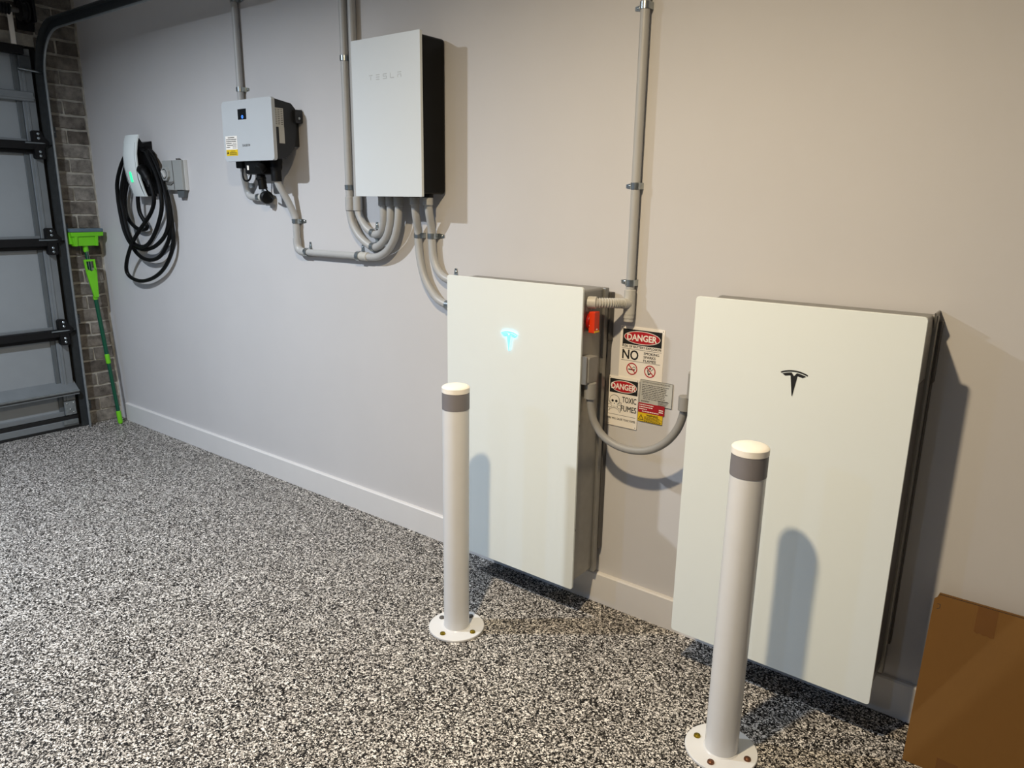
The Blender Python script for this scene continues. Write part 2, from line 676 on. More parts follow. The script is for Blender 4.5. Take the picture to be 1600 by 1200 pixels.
# ------------------------------------------------------------------ garage door
door = thing('door_1', 'closed sectional garage door seen from inside with black hinges', None, (-3.27, -1.65, 0), kind='structure')
YE, YF = -0.292, -2.98                              # door ends
SKX = -3.275
joints = [0.648, 1.222, 1.797]
levels = [0.085] + joints + [2.345]
for i in range(4):
    z0, z1 = levels[i] + 0.003, levels[i + 1] - 0.003
    bm = new()
    box(bm, SKX - 0.035, SKX, YF, YE, z0, z1, 0.003, 1)
    p = obj('panel', bm, MT['doorskin'], door)
    bm = new()
    box(bm, SKX, SKX + 0.022, YE - 0.072, YE, z0, z1, 0.003, 1)
    box(bm, SKX + 0.022, SKX + 0.027, YE - 0.056, YE - 0.040, z0, z1, 0.002, 1)
    obj('stile', bm, MT['doorstile'], p)
    bm = new()
    box(bm, SKX, SKX + 0.012, YE - 0.100, YE - 0.072, z0, z1, 0.003, 1)
    obj('stile_return', bm, MT['stilereturn'], p)
    bm = new()
    box(bm, SKX, SKX + 0.016, YF, YE - 0.075, z1 - 0.030, z1, 0.002, 1)
    box(bm, SKX, SKX + 0.016, YF, YE - 0.075, z0, z0 + 0.030, 0.002, 1)
    obj('edge_rail', bm, MT['doorstile'], p)
for zj in joints:
    bm = new()
    box(bm, SKX + 0.02, SKX + 0.062, YF, YE - 0.038, zj - 0.030, zj + 0.018, 0.004, 1)
    box(bm, SKX + 0.02, SKX + 0.030, YF, YE - 0.038, zj - 0.052, zj - 0.030, 0.002, 1)
    obj('strut', bm, MT['doorblack'], door, label='black strut along a panel joint')
    bm = new()
    fr = Frame((SKX + 0.026, YE, zj), (0, 1, 0), (0, 0, 1))
    prism(bm, fr, rrect(-0.058, -0.083, -0.002, -0.008, 0.012), 0, 0.040)
    prism(bm, fr, [(-0.058, -0.010), (0.0, -0.010), (0.028, 0.008), (0.028, 0.02), (-0.004, 0.055), (-0.008, 0.078), (-0.02, 0.082), (-0.05, 0.082), (-0.058, 0.074)], 0, 0.038)
    h = obj('hinge', bm, MT['doorblack'], door)
    for s in (-0.064, -0.040, 0.038, 0.064):
        bm = new()
        lathe(bm, fr.p(-0.028, s, 0.038), fr.n, [(0.0085, 0), (0.0085, 0.003), (0.005, 0.006)], 12)
        obj('screw', bm, MT['zinc'], h)
    bm = new()
    cyl(bm, fr.p(-0.105, 0.010, 0.040), fr.p(0.045, 0.010, 0.030), 0.0055, 10)
    obj('roller_stem', bm, MT['zinc'], h)
# mid rails of the top and the bottom panel
bm = new()
box(bm, SKX, SKX + 0.035, YF, YE - 0.01, 2.045, 2.100, 0.004, 1)
box(bm, SKX + 0.035, SKX + 0.040, YF, YE - 0.01, 2.060, 2.072)
obj('mid_rail', bm, MT['doorstile'], door)
bm = new()
fr = Frame((0, YF, 0), (1, 0, 0), (0, 0, 1))
L = YE + 0.008 - YF
prism(bm, Frame((0, YE + 0.008, 0), (1, 0, 0), (0, 0, 1)),
      [(SKX, 0.245), (SKX + 0.075, 0.235), (SKX + 0.078, 0.262), (SKX + 0.070, 0.266), (SKX, 0.318)], 0, L)
lr = obj('mid_rail', bm, MT['doorstile'], door)
bm = new()
box(bm, SKX + 0.070, SKX + 0.0815, YF, YE + 0.009, 0.256, 0.264, 0.001, 1)
obj('rail_lip', bm, MT['zinc'], lr)
bm = new()
box(bm, SKX + 0.070, SKX + 0.079, YF, YE + 0.009, 0.244, 0.250, 0.001, 1)
obj('rail_groove', bm, MT['rubber'], lr)
bm = new()
box(bm, SKX - 0.03, SKX + 0.030, YF, YE, 0.016, 0.060, 0.003, 1)
obj('bottom_rail', bm, MT['doorstile'], door)
bm = new()
box(bm, SKX - 0.03, SKX + 0.026, YF, YE, 0.060, 0.086)
box(bm, SKX - 0.03, SKX + 0.032, YF, YE + 0.02, 0.0, 0.016)
obj('bottom_seal', bm, MT['rubber'], door)
bm = new()
box(bm, SKX + 0.024, SKX + 0.034, YE - 0.078, YE - 0.006, 0.092, 0.190, 0.004, 1)
bb = obj('bottom_bracket', bm, MT['zinc'], door)
for y, z in ((-0.06, 0.17), (-0.02, 0.172), (-0.045, 0.13), (-0.025, 0.11)):
    bm = new()
    lathe(bm, (SKX + 0.034, YE + y, z), (1, 0, 0), [(0.006, 0), (0.006, 0.003), (0.003, 0.005)], 10)
    obj('screw', bm, MT['zinc'], bb)
bm = new()
box(bm, SKX + 0.03, SKX + 0.040, YE - 0.10, YE - 0.005, 0.030, 0.064, 0.003, 1)
obj('lift_bracket', bm, MT['zinc'], door)
bm = new()
box(bm, SKX + 0.02, SKX + 0.065, YF, YE - 0.045, 2.300, 2.350, 0.004, 1)
obj('top_rail', bm, MT['doorblack'], door)
bm = new()
box(bm, SKX + 0.02, SKX + 0.05, YE - 0.075, YE - 0.008, 2.215, 2.300, 0.004, 1)
tb = obj('top_bracket', bm, MT['galvshade'], door)
bm = new()
cyl(bm, (SKX + 0.06, YE - 0.085, 2.222), (SKX + 0.05, YE + 0.04, 2.214), 0.007, 10)
obj('roller_stem', bm, MT['zinc'], tb)
bm = new()
box(bm, -3.34, -3.285, -0.292, -0.246, 0.0, 2.36)
obj('side_seal', bm, MT['rubber'], door)

# track: C channel, up the jamb, round, along under the ceiling
tr = thing('garage_door_track', 'curved galvanised steel track running up the brick jamb and overhead', 'track', (-3.215, -0.26, 0))
path = [Vector((-3.215, -0.26, 0.004))]
for k in range(9):
    path.append(Vector((-3.215, -0.26, 0.3 + k * 0.235)))
R0 = 0.28
for k in range(1, 13):
    a = math.radians(90 * k / 12)
    path.append(Vector((-3.215 + R0 * (1 - math.cos(a)), -0.26, 2.18 + R0 * math.sin(a))))
for x in (-2.6, -2.2, -1.8, -1.3, -0.8):
    path.append(Vector((x, -0.26, 2.46)))
prof = [(0.020, -0.026), (0.020, 0.026), (-0.014, 0.026), (-0.022, 0.022), (-0.022, 0.017), (-0.014, 0.021), (0.016, 0.021),
        (0.016, -0.021), (0.004, -0.021), (0.004, -0.026)]
bm = new()
rows = []
for i, p in enumerate(path):
    T = (path[min(i + 1, len(path) - 1)] - path[max(i - 1, 0)]).normalized()
    Bn = T.cross(Vector((0, 1, 0)))
    rows.append([bm.verts.new(p + Vector((0, 1, 0)) * a + Bn * b) for a, b in prof])
for i in range(len(rows) - 1):
    for k in range(len(prof)):
        l = (k + 1) % len(prof)
        bm.faces.new((rows[i][k], rows[i][l], rows[i + 1][l], rows[i + 1][k]))
bm.faces.new(rows[0][::-1])
bm.faces.new(rows[-1])
chn = obj('channel', bm, MT['galvshade'], tr)
bm = new()
ed = []
for i, p in enumerate(path):
    T = (path[min(i + 1, len(path) - 1)] - path[max(i - 1, 0)]).normalized()
    Bn = T.cross(Vector((0, 1, 0)))
    ed.append(p + Vector((0, 0.012, 0)) - Bn * 0.027)
tube(bm, ed, 0.0072, 10)
obj('rolled_edge', bm, MT['trackedge'], chn, label='brighter rolled edge')
for z in (0.14, 0.72, 1.30, 1.88):
    bm = new()
    box(bm, -3.256, -3.244, -0.246, -0.205, z - 0.03, z + 0.03, 0.002, 1)
    box(bm, -3.256, -3.190, -0.241, -0.236, z - 0.03, z + 0.03)
    b_ = obj('jamb_bracket', bm, MT['galvshade'], tr)
    bm = new()
    lathe(bm, (-3.244, -0.222, z), (1, 0, 0), [(0.009, 0), (0.009, 0.004), (0.005, 0.006)], 6)
    obj('bolt', bm, MT['zinc'], b_)
bm = new()
box(bm, -0.83, -0.79, -0.245, -0.235, 2.44, 2.72)
obj('hanger', bm, MT['galvshade'], tr)

sh = thing('torsion_shaft', 'dark torsion spring shaft above the garage door with pale strap', 'shaft', (-3.15, -1.6, 2.53))
bm = new()
cyl(bm, (-3.15, -2.95, 2.525), (-3.15, -0.285, 2.525), 0.014, 14)
obj('shaft', bm, MT['darksteel'], sh)
bm = new()
pth = [Vector((-3.15, -2.2 + i * 0.004, 2.525)) for i in range(450)]
tube(bm, pth, [0.028 + 0.004 * math.cos(i * 1.6) for i in range(450)], 12)
obj('spring', bm, MT['doorblack'], sh)
bm = new()
box(bm, -3.248, -3.10, -0.30, -0.285, 2.47, 2.60, 0.004, 1)
box(bm, -3.254, -3.244, -0.34, -0.250, 2.44, 2.62, 0.003, 1)
obj('end_plate', bm, MT['doorblack'], sh)
bm = new()
lathe(bm, (-3.15, -0.36, 2.525), (0, 1, 0), [(0.03, 0), (0.055, 0.004), (0.055, 0.01), (0.045, 0.014), (0.045, 0.034), (0.055, 0.038), (0.055, 0.046), (0.03, 0.05)], 24)
obj('cable_drum', bm, MT['doorblack'], sh)
bm = new()
box(bm, -3.222, -3.212, -0.395, -0.368, 2.352, 2.56, 0.002, 1)
obj('strap', bm, MT['signwhite'], sh, label='pale vertical strap above the door top')


# ------------------------------------------------------------------ conduits
CR = 0.0155


def conduit_thing(label, loc, group=None):
    return thing('conduit', label, 'conduit', loc, group)


def pipe(parent, pts, r=CR, material='conduit', name='pipe', per=6, smooth_it=True):
    bm = new()
    tube(bm, smoothpath(pts, per) if smooth_it else pts, r, 16)
    return obj(name, bm, MT[material], parent)


def collar(parent, a, b, r=CR + 0.003, material='conduit', name='coupling'):
    bm = new()
    cyl(bm, a, b, r, 20, 0.0012)
    return obj(name, bm, MT[material], parent)


Z = Vector((0, 0, 1))
X = Vector((1, 0, 0))

# 1: straight drop above the inverter
c = conduit_thing('straight grey conduit dropping from above behind the white inverter', (-1.532, -0.022, 1.80))
pipe(c, [(-1.532, -0.022, 2.72), (-1.532, -0.022, 1.80)], smooth_it=False)
saddle(c, (-1.532, -0.022, 2.022), Z, X, CR)
saddle(c, (-1.532, -0.022, 2.425), Z, X, CR)

# 2, 3: twin drops that turn up under the gateway box
c = conduit_thing('left grey conduit of the pair turning up under the tall glass box', (-0.738, -0.025, 1.30))
T1 = [(-0.745, -0.025, 1.483), (-0.742, -0.025, 1.449), (-0.727, -0.025, 1.396), (-0.685, -0.025, 1.345), (-0.632, -0.025, 1.312), (-0.591, -0.025, 1.300),
      (-0.544, -0.032, 1.312), (-0.487, -0.045, 1.350), (-0.448, -0.060, 1.405), (-0.432, -0.070, 1.455), (-0.429, -0.072, 1.520)]
pipe(c, [(-0.741, -0.025, 2.72), (-0.741, -0.025, 1.483)], 0.017, smooth_it=False)
pipe(c, T1, 0.0165, name='bend')
collar(c, (-0.741, -0.025, 1.455), (-0.741, -0.025, 1.515), 0.0205)
collar(c, (-0.429, -0.072, 1.478), (-0.429, -0.072, 1.516), 0.021)
saddle(c, (-0.741, -0.025, 2.088), Z, X, 0.017)
saddle(c, (-0.741, -0.025, 1.555), Z, X, 0.017)
saddle(c, (-0.595, -0.025, 1.301), X, Z, 0.0165)

c = conduit_thing('right grey conduit of the pair passing behind the tall glass box', (-0.675, -0.025, 1.36))
T2 = [(-0.690, -0.025, 1.484), (-0.686, -0.025, 1.450), (-0.668, -0.025, 1.416), (-0.639, -0.025, 1.384), (-0.602, -0.025, 1.363), (-0.570, -0.030, 1.356),
      (-0.529, -0.040, 1.366), (-0.494, -0.055, 1.398), (-0.476, -0.068, 1.449), (-0.474, -0.072, 1.520)]
pipe(c, [(-0.684, -0.025, 2.72), (-0.686, -0.025, 1.484)], 0.017, smooth_it=False)
pipe(c, T2, 0.0165, name='bend')
collar(c, (-0.688, -0.025, 1.455), (-0.688, -0.025, 1.515), 0.0205)
collar(c, (-0.474, -0.072, 1.478), (-0.474, -0.072, 1.516), 0.0205)
saddle(c, (-0.592, -0.025, 1.361), X, Z, 0.0165)

# 4: from the inverter down, along and up into the gateway box
c = conduit_thing('grey conduit running from the inverter down, along and up into the glass box', (-1.138, -0.025, 1.25))
FL = [(-1.178, -0.092, 1.600), (-1.175, -0.088, 1.575), (-1.168, -0.075, 1.542), (-1.157, -0.050, 1.489), (-1.146, -0.031, 1.436), (-1.139, -0.026, 1.404), (-1.138, -0.025, 1.372)]
pipe(c, FL, 0.0165, name='flexible_pipe')
pipe(c, [(-1.138, -0.025, 1.380), (-1.138, -0.025, 1.290)], 0.0165, smooth_it=False)
EL = [(-1.138, -0.025, 1.318), (-1.137, -0.025, 1.290), (-1.130, -0.025, 1.270), (-1.115, -0.025, 1.258), (-1.095, -0.025, 1.254), (-1.070, -0.025, 1.254)]
pipe(c, EL, 0.0195, 'conduit', 'elbow', 4)
pipe(c, [(-1.090, -0.025, 1.254), (-0.640, -0.025, 1.256)], 0.0155, smooth_it=False)
T3 = [(-0.650, -0.025, 1.256), (-0.630, -0.025, 1.256), (-0.598, -0.025, 1.256), (-0.547, -0.030, 1.265), (-0.487, -0.040, 1.293), (-0.432, -0.052, 1.344),
      (-0.398, -0.063, 1.406), (-0.384, -0.070, 1.456), (-0.382, -0.072, 1.520)]
pipe(c, T3, 0.0165, name='bend')
collar(c, (-0.690, -0.025, 1.256), (-0.630, -0.025, 1.256), 0.0195, 'conduit_l')
collar(c, (-0.382, -0.072, 1.478), (-0.382, -0.072, 1.516), 0.0205)
saddle(c, (-1.138, -0.025, 1.398), Z, X, 0.0165)
saddle(c, (-1.066, -0.025, 1.254), X, Z, 0.0165)
saddle(c, (-0.690, -0.025, 1.256), X, Z, 0.0195)

# 5, 6: from the gateway box down into the left battery
D = [(-0.214, -0.072, 1.520), (-0.214, -0.072, 1.505), (-0.221, -0.058, 1.454), (-0.234, -0.032, 1.395), (-0.238, -0.025, 1.346), (-0.232, -0.025, 1.281), (-0.211, -0.025, 1.231),
     (-0.176, -0.025, 1.200), (-0.135, -0.025, 1.188), (-0.07, -0.025, 1.186), (0.03, -0.025, 1.186)]
c = conduit_thing('inner curved grey conduit joining the glass box to the left battery', (-0.238, -0.025, 1.19))
pipe(c, D, 0.0165, name='bend')
saddle(c, (-0.238, -0.025, 1.362), Z, X, 0.0165)
saddle(c, (-0.128, -0.025, 1.188), X, Z, 0.0165)
collar(c, (-0.214, -0.072, 1.485), (-0.214, -0.072, 1.516), 0.0205)
Ev = [(-0.288, -0.072, 1.520), (-0.289, -0.072, 1.499), (-0.295, -0.058, 1.440), (-0.311, -0.032, 1.385), (-0.316, -0.025, 1.330), (-0.306, -0.025, 1.256), (-0.280, -0.025, 1.183),
      (-0.227, -0.025, 1.118), (-0.172, -0.025, 1.090), (-0.09, -0.025, 1.081), (0.03, -0.025, 1.081)]
c = conduit_thing('outer curved grey conduit joining the glass box to the left battery', (-0.316, -0.025, 1.08))
pipe(c, Ev, 0.0165, name='bend')
saddle(c, (-0.315, -0.025, 1.362), Z, -X, 0.0165)
saddle(c, (-0.150, -0.025, 1.086), X, Z, 0.0165)
collar(c, (-0.289, -0.072, 1.485), (-0.289, -0.072, 1.516), 0.0205)

# 7: tall conduit between the batteries with tee and corrugated branch
c = conduit_thing('tall straight conduit between the two batteries with corrugated branch', (0.685, -0.022, 1.12))
pipe(c, [(0.685, -0.022, 2.72), (0.685, -0.022, 1.20)], 0.0150, smooth_it=False)
for z in (2.103, 1.559, 1.241):
    saddle(c, (0.685, -0.022, z), Z, -X, 0.0150)
collar(c, (0.685, -0.022, 1.132), (0.685, -0.022, 1.218), 0.0195, 'conduit_l', 'tee')
bm = new()
lathe(bm, (0.685, -0.022, 1.106), (0, 0, 1), [(0.013, 0), (0.0165, 0.003), (0.0165, 0.012), (0.0185, 0.014), (0.0185, 0.028)], 20)
obj('tee_plug', bm, MT['conduit_l'], c)
CB = [(0.588, -0.145, 1.178), (0.615, -0.138, 1.178), (0.640, -0.115, 1.177), (0.660, -0.085, 1.175), (0.672, -0.062, 1.173), (0.682, -0.040, 1.172), (0.685, -0.022, 1.172)]
sp = smoothpath(CB, 16)
bm = new()
tube(bm, sp[6:-14], [0.0148 + 0.0026 * (1 if (i // 2) % 2 else -0.6) for i in range(len(sp[6:-14]))], 16)
obj('corrugated_branch', bm, MT['conduit_l'], c)
bm = new()
cyl(bm, (0.590, -0.145, 1.178), (0.622, -0.134, 1.178), 0.0205, 20, 0.0015)
obj('gland', bm, MT['conduit_l'], c)
bm = new()
cyl(bm, (0.676, -0.054, 1.172), (0.685, -0.028, 1.172), 0.0180, 20, 0.001)
obj('tee_branch', bm, MT['conduit_l'], c)

# 8: grey flexible conduit linking the batteries
c = thing('flexible_conduit', 'drooping grey flexible conduit linking the two batteries', 'conduit', (0.79, -0.13, 0.70))
pts = [(0.622, -0.152, 0.905), (0.623, -0.152, 0.860), (0.626, -0.150, 0.815), (0.640, -0.146, 0.766), (0.672, -0.140, 0.722), (0.722, -0.134, 0.696), (0.785, -0.130, 0.690), (0.848, -0.130, 0.705),
       (0.905, -0.133, 0.745), (0.945, -0.138, 0.800), (0.964, -0.142, 0.860), (0.968, -0.145, 0.915)]
pipe(c, pts, 0.0135, 'greycable', 'hose')
collar(c, (0.622, -0.152, 0.848), (0.622, -0.152, 0.905), 0.021, 'greycable', 'gland')
collar(c, (0.967, -0.145, 0.868), (0.967, -0.145, 0.915), 0.021, 'greycable', 'gland')

# 9: small conduit under the inverter
c = conduit_thing('short grey conduit elbow with black end plug under the inverter', (-1.50, -0.025, 1.50))
LP = [(-1.455, -0.082, 1.670), (-1.458, -0.080, 1.650), (-1.490, -0.060, 1.600), (-1.515, -0.035, 1.560), (-1.520, -0.026, 1.535), (-1.508, -0.025, 1.516), (-1.485, -0.025, 1.508), (-1.440, -0.025, 1.507)]
pipe(c, LP, 0.0165, name='bend')
pipe(c, [(-1.47, -0.025, 1.507), (-1.360, -0.025, 1.507)], 0.0150, smooth_it=False)
collar(c, (-1.412, -0.025, 1.507), (-1.368, -0.025, 1.507), 0.0195, 'conduit_l')
saddle(c, (-1.428, -0.025, 1.507), X, Z, 0.0150)
saddle(c, (-1.516, -0.030, 1.566), Z, -X, 0.0165)
bm = new()
lathe(bm, (-1.372, -0.030, 1.507), (1, -0.35, 0.0), [(0.022, 0), (0.026, 0.004), (0.026, 0.018), (0.031, 0.022), (0.031, 0.046), (0.024, 0.052)], 24)
obj('end_plug', bm, MT['black'], c, label='black threaded plug on the pipe end')


# ------------------------------------------------------------------ batteries
LOGO_ARC = []
LOGO_T = None


def emblem(parent, fr, w, material, lift, edge=None):
    """Stylised T mark: a thin arc above, winged tapering stem below; centred at top of fr."""
    R = w * 1.18
    half = math.asin(0.5 * w / R)
    n = 14

    def arc(r, a0, a1, k=n, cy=-R):
        return [(r * math.sin(a0 + (a1 - a0) * i / k), cy + r * math.cos(a0 + (a1 - a0) * i / k)) for i in range(k + 1)]
    bm = new()
    outer = arc(R, -half, half)
    inner = arc(R * 0.955, half, -half)
    V1 = [bm.verts.new(fr.p(a, b, lift)) for a, b in outer]
    V2 = [bm.verts.new(fr.p(a, b, lift)) for a, b in inner[::-1]]
    for i in range(n):
        bm.faces.new((V1[i], V1[i + 1], V2[i + 1], V2[i]))
    # wings
    for s in (-1, 1):
        a_out = half * 0.93
        o1 = arc(R * 0.925, s * a_out, s * half * 0.20, 8)
        i1 = arc(R * 0.835, s * a_out * 0.80, s * half * 0.26, 8)
        W1 = [bm.verts.new(fr.p(a, b, lift)) for a, b in o1]
        W2 = [bm.verts.new(fr.p(a, b, lift)) for a, b in i1]
        for i in range(8):
            f = (W1[i], W1[i + 1], W2[i + 1], W2[i])
            bm.faces.new(f if s < 0 else f[::-1])
    # stem with notch
    zt = -R + R * 0.925 * math.cos(half * 0.2)
    xs = R * 0.925 * math.sin(half * 0.2)
    zi = -R + R * 0.835 * math.cos(half * 0.26)
    xi = R * 0.835 * math.sin(half * 0.26)
    tip = -w * 0.98
    poly_l = [(-xs, zt), (-xi - w * 0.015, zi), (-w * 0.012, tip), (0, tip), (0, zt - w * 0.13)]
    for s in (1, -1):
        vs = [bm.verts.new(fr.p(a * s, b, lift)) for a, b in poly_l]
        bm.faces.new(vs if s > 0 else vs[::-1])
    for f in bm.faces:
        f.normal_update()
    me = bpy.data.meshes.new('emblem')
    base = WLOC[parent.name]
    for f in list(bm.faces):
        if f.normal.dot(fr.n) < 0:
            f.normal_flip()
    if edge:
        r_ = bmesh.ops.extrude_face_region(bm, geom=bm.faces[:])
        bmesh.ops.translate(bm, verts=[v for v in r_['geom'] if isinstance(v, bmesh.types.BMVert)], vec=fr.n * 0.004)
        bm.normal_update()
        for f in bm.faces:
            f.material_index = 0 if f.normal.dot(fr.n) > 0.7 else 1
    bmesh.ops.translate(bm, verts=bm.verts[:], vec=-base)
    bm.to_mesh(me)
    bm.free()
    me.materials.append(material)
    if edge:
        me.materials.append(edge)
    o = bpy.data.objects.new('emblem', me)
    COL.objects.link(o)
    o.parent = parent
    WLOC[o.name] = base
    return o


def battery(x0, z0, yf, label, logo_z, lit, side):
    W, H = 0.606, 1.103
    t = thing('wall_battery', label, 'battery', (x0 + W / 2, -0.1, z0))
    gt = 0.008
    # body
    bm = new()
    box(bm, x0 + 0.012, x0 + W - 0.008, yf + gt, -0.040, z0 + 0.022, z0 + H - 0.012, 0.010, 3)
    obj('body', bm, MT['steel'], t)
    bm = new()
    box(bm, x0 + 0.004, x0 + W + 0.002, -0.052, -0.026, z0 + 0.012, z0 + H - 0.013, 0.004, 2)
    obj('rear_flange', bm, MT['steel'], t)
    # glass front with small corner radius
    bm = new()
    fr = wallframe(x0, yf + gt, z0)
    prism(bm, fr, rrect(0, 0, W, H, 0.010), 0, gt, 0.0015)
    g = obj('glass_front', bm, MT['glass'], t, label='glossy white glass front panel')
    # wall bracket
    bm = new()
    box(bm, x0 + 0.03, x0 + W + 0.010, -0.026, -0.0, z0 + H - 0.20, z0 + H - 0.030, 0.002, 1)
    box(bm, x0 + 0.03, x0 + W + 0.006, -0.026, -0.0, z0 + 0.10, z0 + H - 0.20, 0.002, 1)
    obj('wall_bracket', bm, MT['darksteel'], t)
    lf = wallframe(x0, yf, z0)
    if lit:
        em = emblem(g, wallframe(x0 + W / 2, yf, logo_z), 0.072, MT['glow_cyan'], 0.0010, MT['glow_halo'])
        em['label'] = 'emblem glowing cyan'
    else:
        emblem(g, wallframe(x0 + W / 2, yf, logo_z), 0.074, MT['ink'], 0.0010)
    return t, g


b1, g1 = battery(0.0, 0.129, -0.196, 'white glass battery with glowing cyan emblem and orange rotary switch', 1.052, True, 1)
b2, g2 = battery(1.0065, 0.138, -0.213, 'white glass battery with dark unlit emblem at the right', 1.062, False, -1)

# side fittings of the left battery
sf = sideframe(0.598, 0, 0)
bm = new()
prism(bm, sf, ell(-0.133, 1.112, 0.030, 0.030, 28), 0, 0.012, 0.002)
o_ = obj('rotary_dial', bm, MT['darkred'], b1, label='dark red switch dial')
bm = new()
for k in range(6):
    a = 2 * math.pi * k / 6 + 0.5
    prism(bm, sf, ell(-0.133 + 0.024 * math.cos(a), 1.112 + 0.024 * math.sin(a), 0.0026, 0.0026, 8), 0.0120, 0.0126)
obj('dial_mark', bm, MT['inkwhite'], o_)
bm = new()
prism(bm, sf, rrect(-0.156, 1.076, -0.122, 1.148, 0.003), 0.010, 0.032, 0.003)
hnd = obj('switch_handle', bm, MT['orange'], b1, label='orange red switch handle')
bm = new()
prism(bm, sf, rrect(-0.1545, 1.0775, -0.1235, 1.0835, 0.001), 0.030, 0.0328)
obj('yellow_tip', bm, MT['yellow'], hnd)
bm = new()
prism(bm, sf, [(-0.145, 1.087), (-0.133, 1.087), (-0.139, 1.092)], 0.031, 0.0326)
obj('arrow_mark', bm, MT['inkwhite'], hnd)
bm = new()
prism(bm, sf, rrect(-0.160, 1.148, -0.126, 1.166, 0.001), -0.002, 0.0008)
pl = obj('rating_plate', bm, MT['labelgrey'], b1, label='small grey rating plate')
bm = new()
for k in range(4):
    prism(bm, sf, [(-0.157, 1.151 + k * 0.004), (-0.130, 1.151 + k * 0.004), (-0.130, 1.1525 + k * 0.004), (-0.157, 1.1525 + k * 0.004)], 0.0008, 0.0012)
pt = obj('small_print', bm, MT['darksteel'], pl)


def side_cover(parent, xs, sgn, yc, z0, z1):
    """Rounded cable cover on a battery's side, sgn = direction out of the side."""
    bm = new()
    fr = Frame((xs, yc, z0), (0, 1, 0), (0, 0, 1)) if sgn > 0 else Frame((xs, yc, z0), (0, -1, 0), (0, 0, 1))
    h = z1 - z0
    prism(bm, fr, rrect(-0.030, 0, 0.030, h, 0.009), 0, 0.034, 0.004)
    o = obj('cable_cover', bm, MT['greycable'], parent)
    bm = new()
    prism(bm, fr, rrect(-0.040, -0.001, -0.034, h + 0.004, 0.001), 0, 0.030)
    prism(bm, fr, rrect(-0.034, -0.003, 0.034, h + 0.003, 0.004), -0.002, 0.004)
    obj('cover_plate', bm, MT['steel'], o)
    bm = new()
    lathe(bm, fr.p(0.040, h * 0.52, -0.002), fr.n, [(0.007, 0), (0.007, 0.003), (0.004, 0.005)], 12)
    obj('screw', bm, MT['zinc'], o)
    return o


side_cover(b1, 0.596, 1, -0.150, 0.904, 0.996)
side_cover(b2, 1.0185, -1, -0.150, 0.912, 1.004)
for zz in (0.750, 0.357):
    bm = new()
    lathe(bm, (0.5985, -0.180, zz), (1, 0, 0), [(0.005, -0.002), (0.005, 0.002), (0.003, 0.003)], 10)
    obj('side_screw', bm, MT['black'], b1)
for zz in (0.92, 0.87):
    bm = new()
    lathe(bm, (1.6045, -0.190, zz), (1, 0, 0), [(0.008, -0.002), (0.008, 0.003), (0.004, 0.005)], 10)
    obj('side_screw', bm, MT['black'], b2)
# triangular bracket cheek at the right battery's upper right
bm = new()
prism(bm, sideframe(1.607, 0, 0), [(-0.075, 1.236), (-0.002, 1.236), (-0.002, 1.150), (-0.030, 1.150)], 0, 0.004)
obj('bracket_cheek', bm, MT['steel'], b2)
bm = new()
box(bm, 1.590, 1.6065, -0.190, -0.060, 0.20, 1.06, 0.004, 1)
obj('side_cover', bm, MT['darksteel'], b2)

# ------------------------------------------------------------------ gateway box
gw = thing('gateway_box', 'tall white glass fronted black electrical box high on the wall', 'electrical box', (-0.3625, -0.07, 1.516))
gx, gz, GWW, GHH = -0.554, 1.516, 0.3827, 0.598
bm = new()
box(bm, gx + 0.006, gx + GWW - 0.006, -0.135, -0.003, gz + 0.012, gz + GHH - 0.010, 0.012, 4)
obj('enclosure', bm, MT['gwblack'], gw)
bm = new()
prism(bm, wallframe(gx, -0.137, gz), rrect(0, 0, GWW, GHH, 0.004), 0, 0.012, 0.0012)
gp = obj('glass_front', bm, MT['gwglass'], gw, label='white glass front with faint grey lettering')
wf = wallframe(gx, -0.149, gz)
MT['wordmark'] = mat('embossed_grey', '#b2b6b7', 0.35)
for ch, px in zip('TESLA', (0.112, 0.152, 0.192, 0.232, 0.272)):
    # spaced capitals drawn as separate strokes, as on the box
    a, b, h_, w_ = px - 0.010, 0.444, 0.017, 0.0028
    strokes = {'T': [((0, h_), (0.020, h_)), ((0.010, h_ - 0.004), (0.010, 0))],
               'E': [((0, h_), (0.020, h_)), ((0, h_ / 2), (0.020, h_ / 2)), ((0, 0), (0.020, 0))],
               'S': [((0.001, h_), (0.020, h_)), ((0.001, h_), (0.001, h_ / 2 + 0.0015)), ((0, h_ / 2), (0.020, h_ / 2)), ((0.019, h_ / 2 - 0.0015), (0.019, 0)), ((0, 0), (0.019, 0))],
               'L': [((0.001, h_ + 0.001), (0.001, 0)), ((0.003, 0), (0.020, 0))],
               'A': [((0, h_), (0.020, h_)), ((0.001, h_ / 2 + 0.001), (0.019, h_ / 2 + 0.001)), ((0.001, h_ / 2 - 0.001), (0.001, -0.001)), ((0.019, h_ / 2 - 0.001), (0.019, -0.001))]}[ch]
    bm = new()
    for i_, (p_, q_) in enumerate(strokes):
        bar2(bm, wf, (a + p_[0], b + p_[1]), (a + q_[0], b + q_[1]), w_, 0, 0.0004 + 0.00002 * i_)
    obj('letter', bm, MT['wordmark'], gp)
for px in (0.080, 0.125, 0.172, 0.265, 0.340):
    bm = new()
    cyl(bm, (gx + px, -0.072, gz - 0.002), (gx + px, -0.072, gz + 0.014), 0.0218, 18)
    obj('gland', bm, MT['black'], gw)

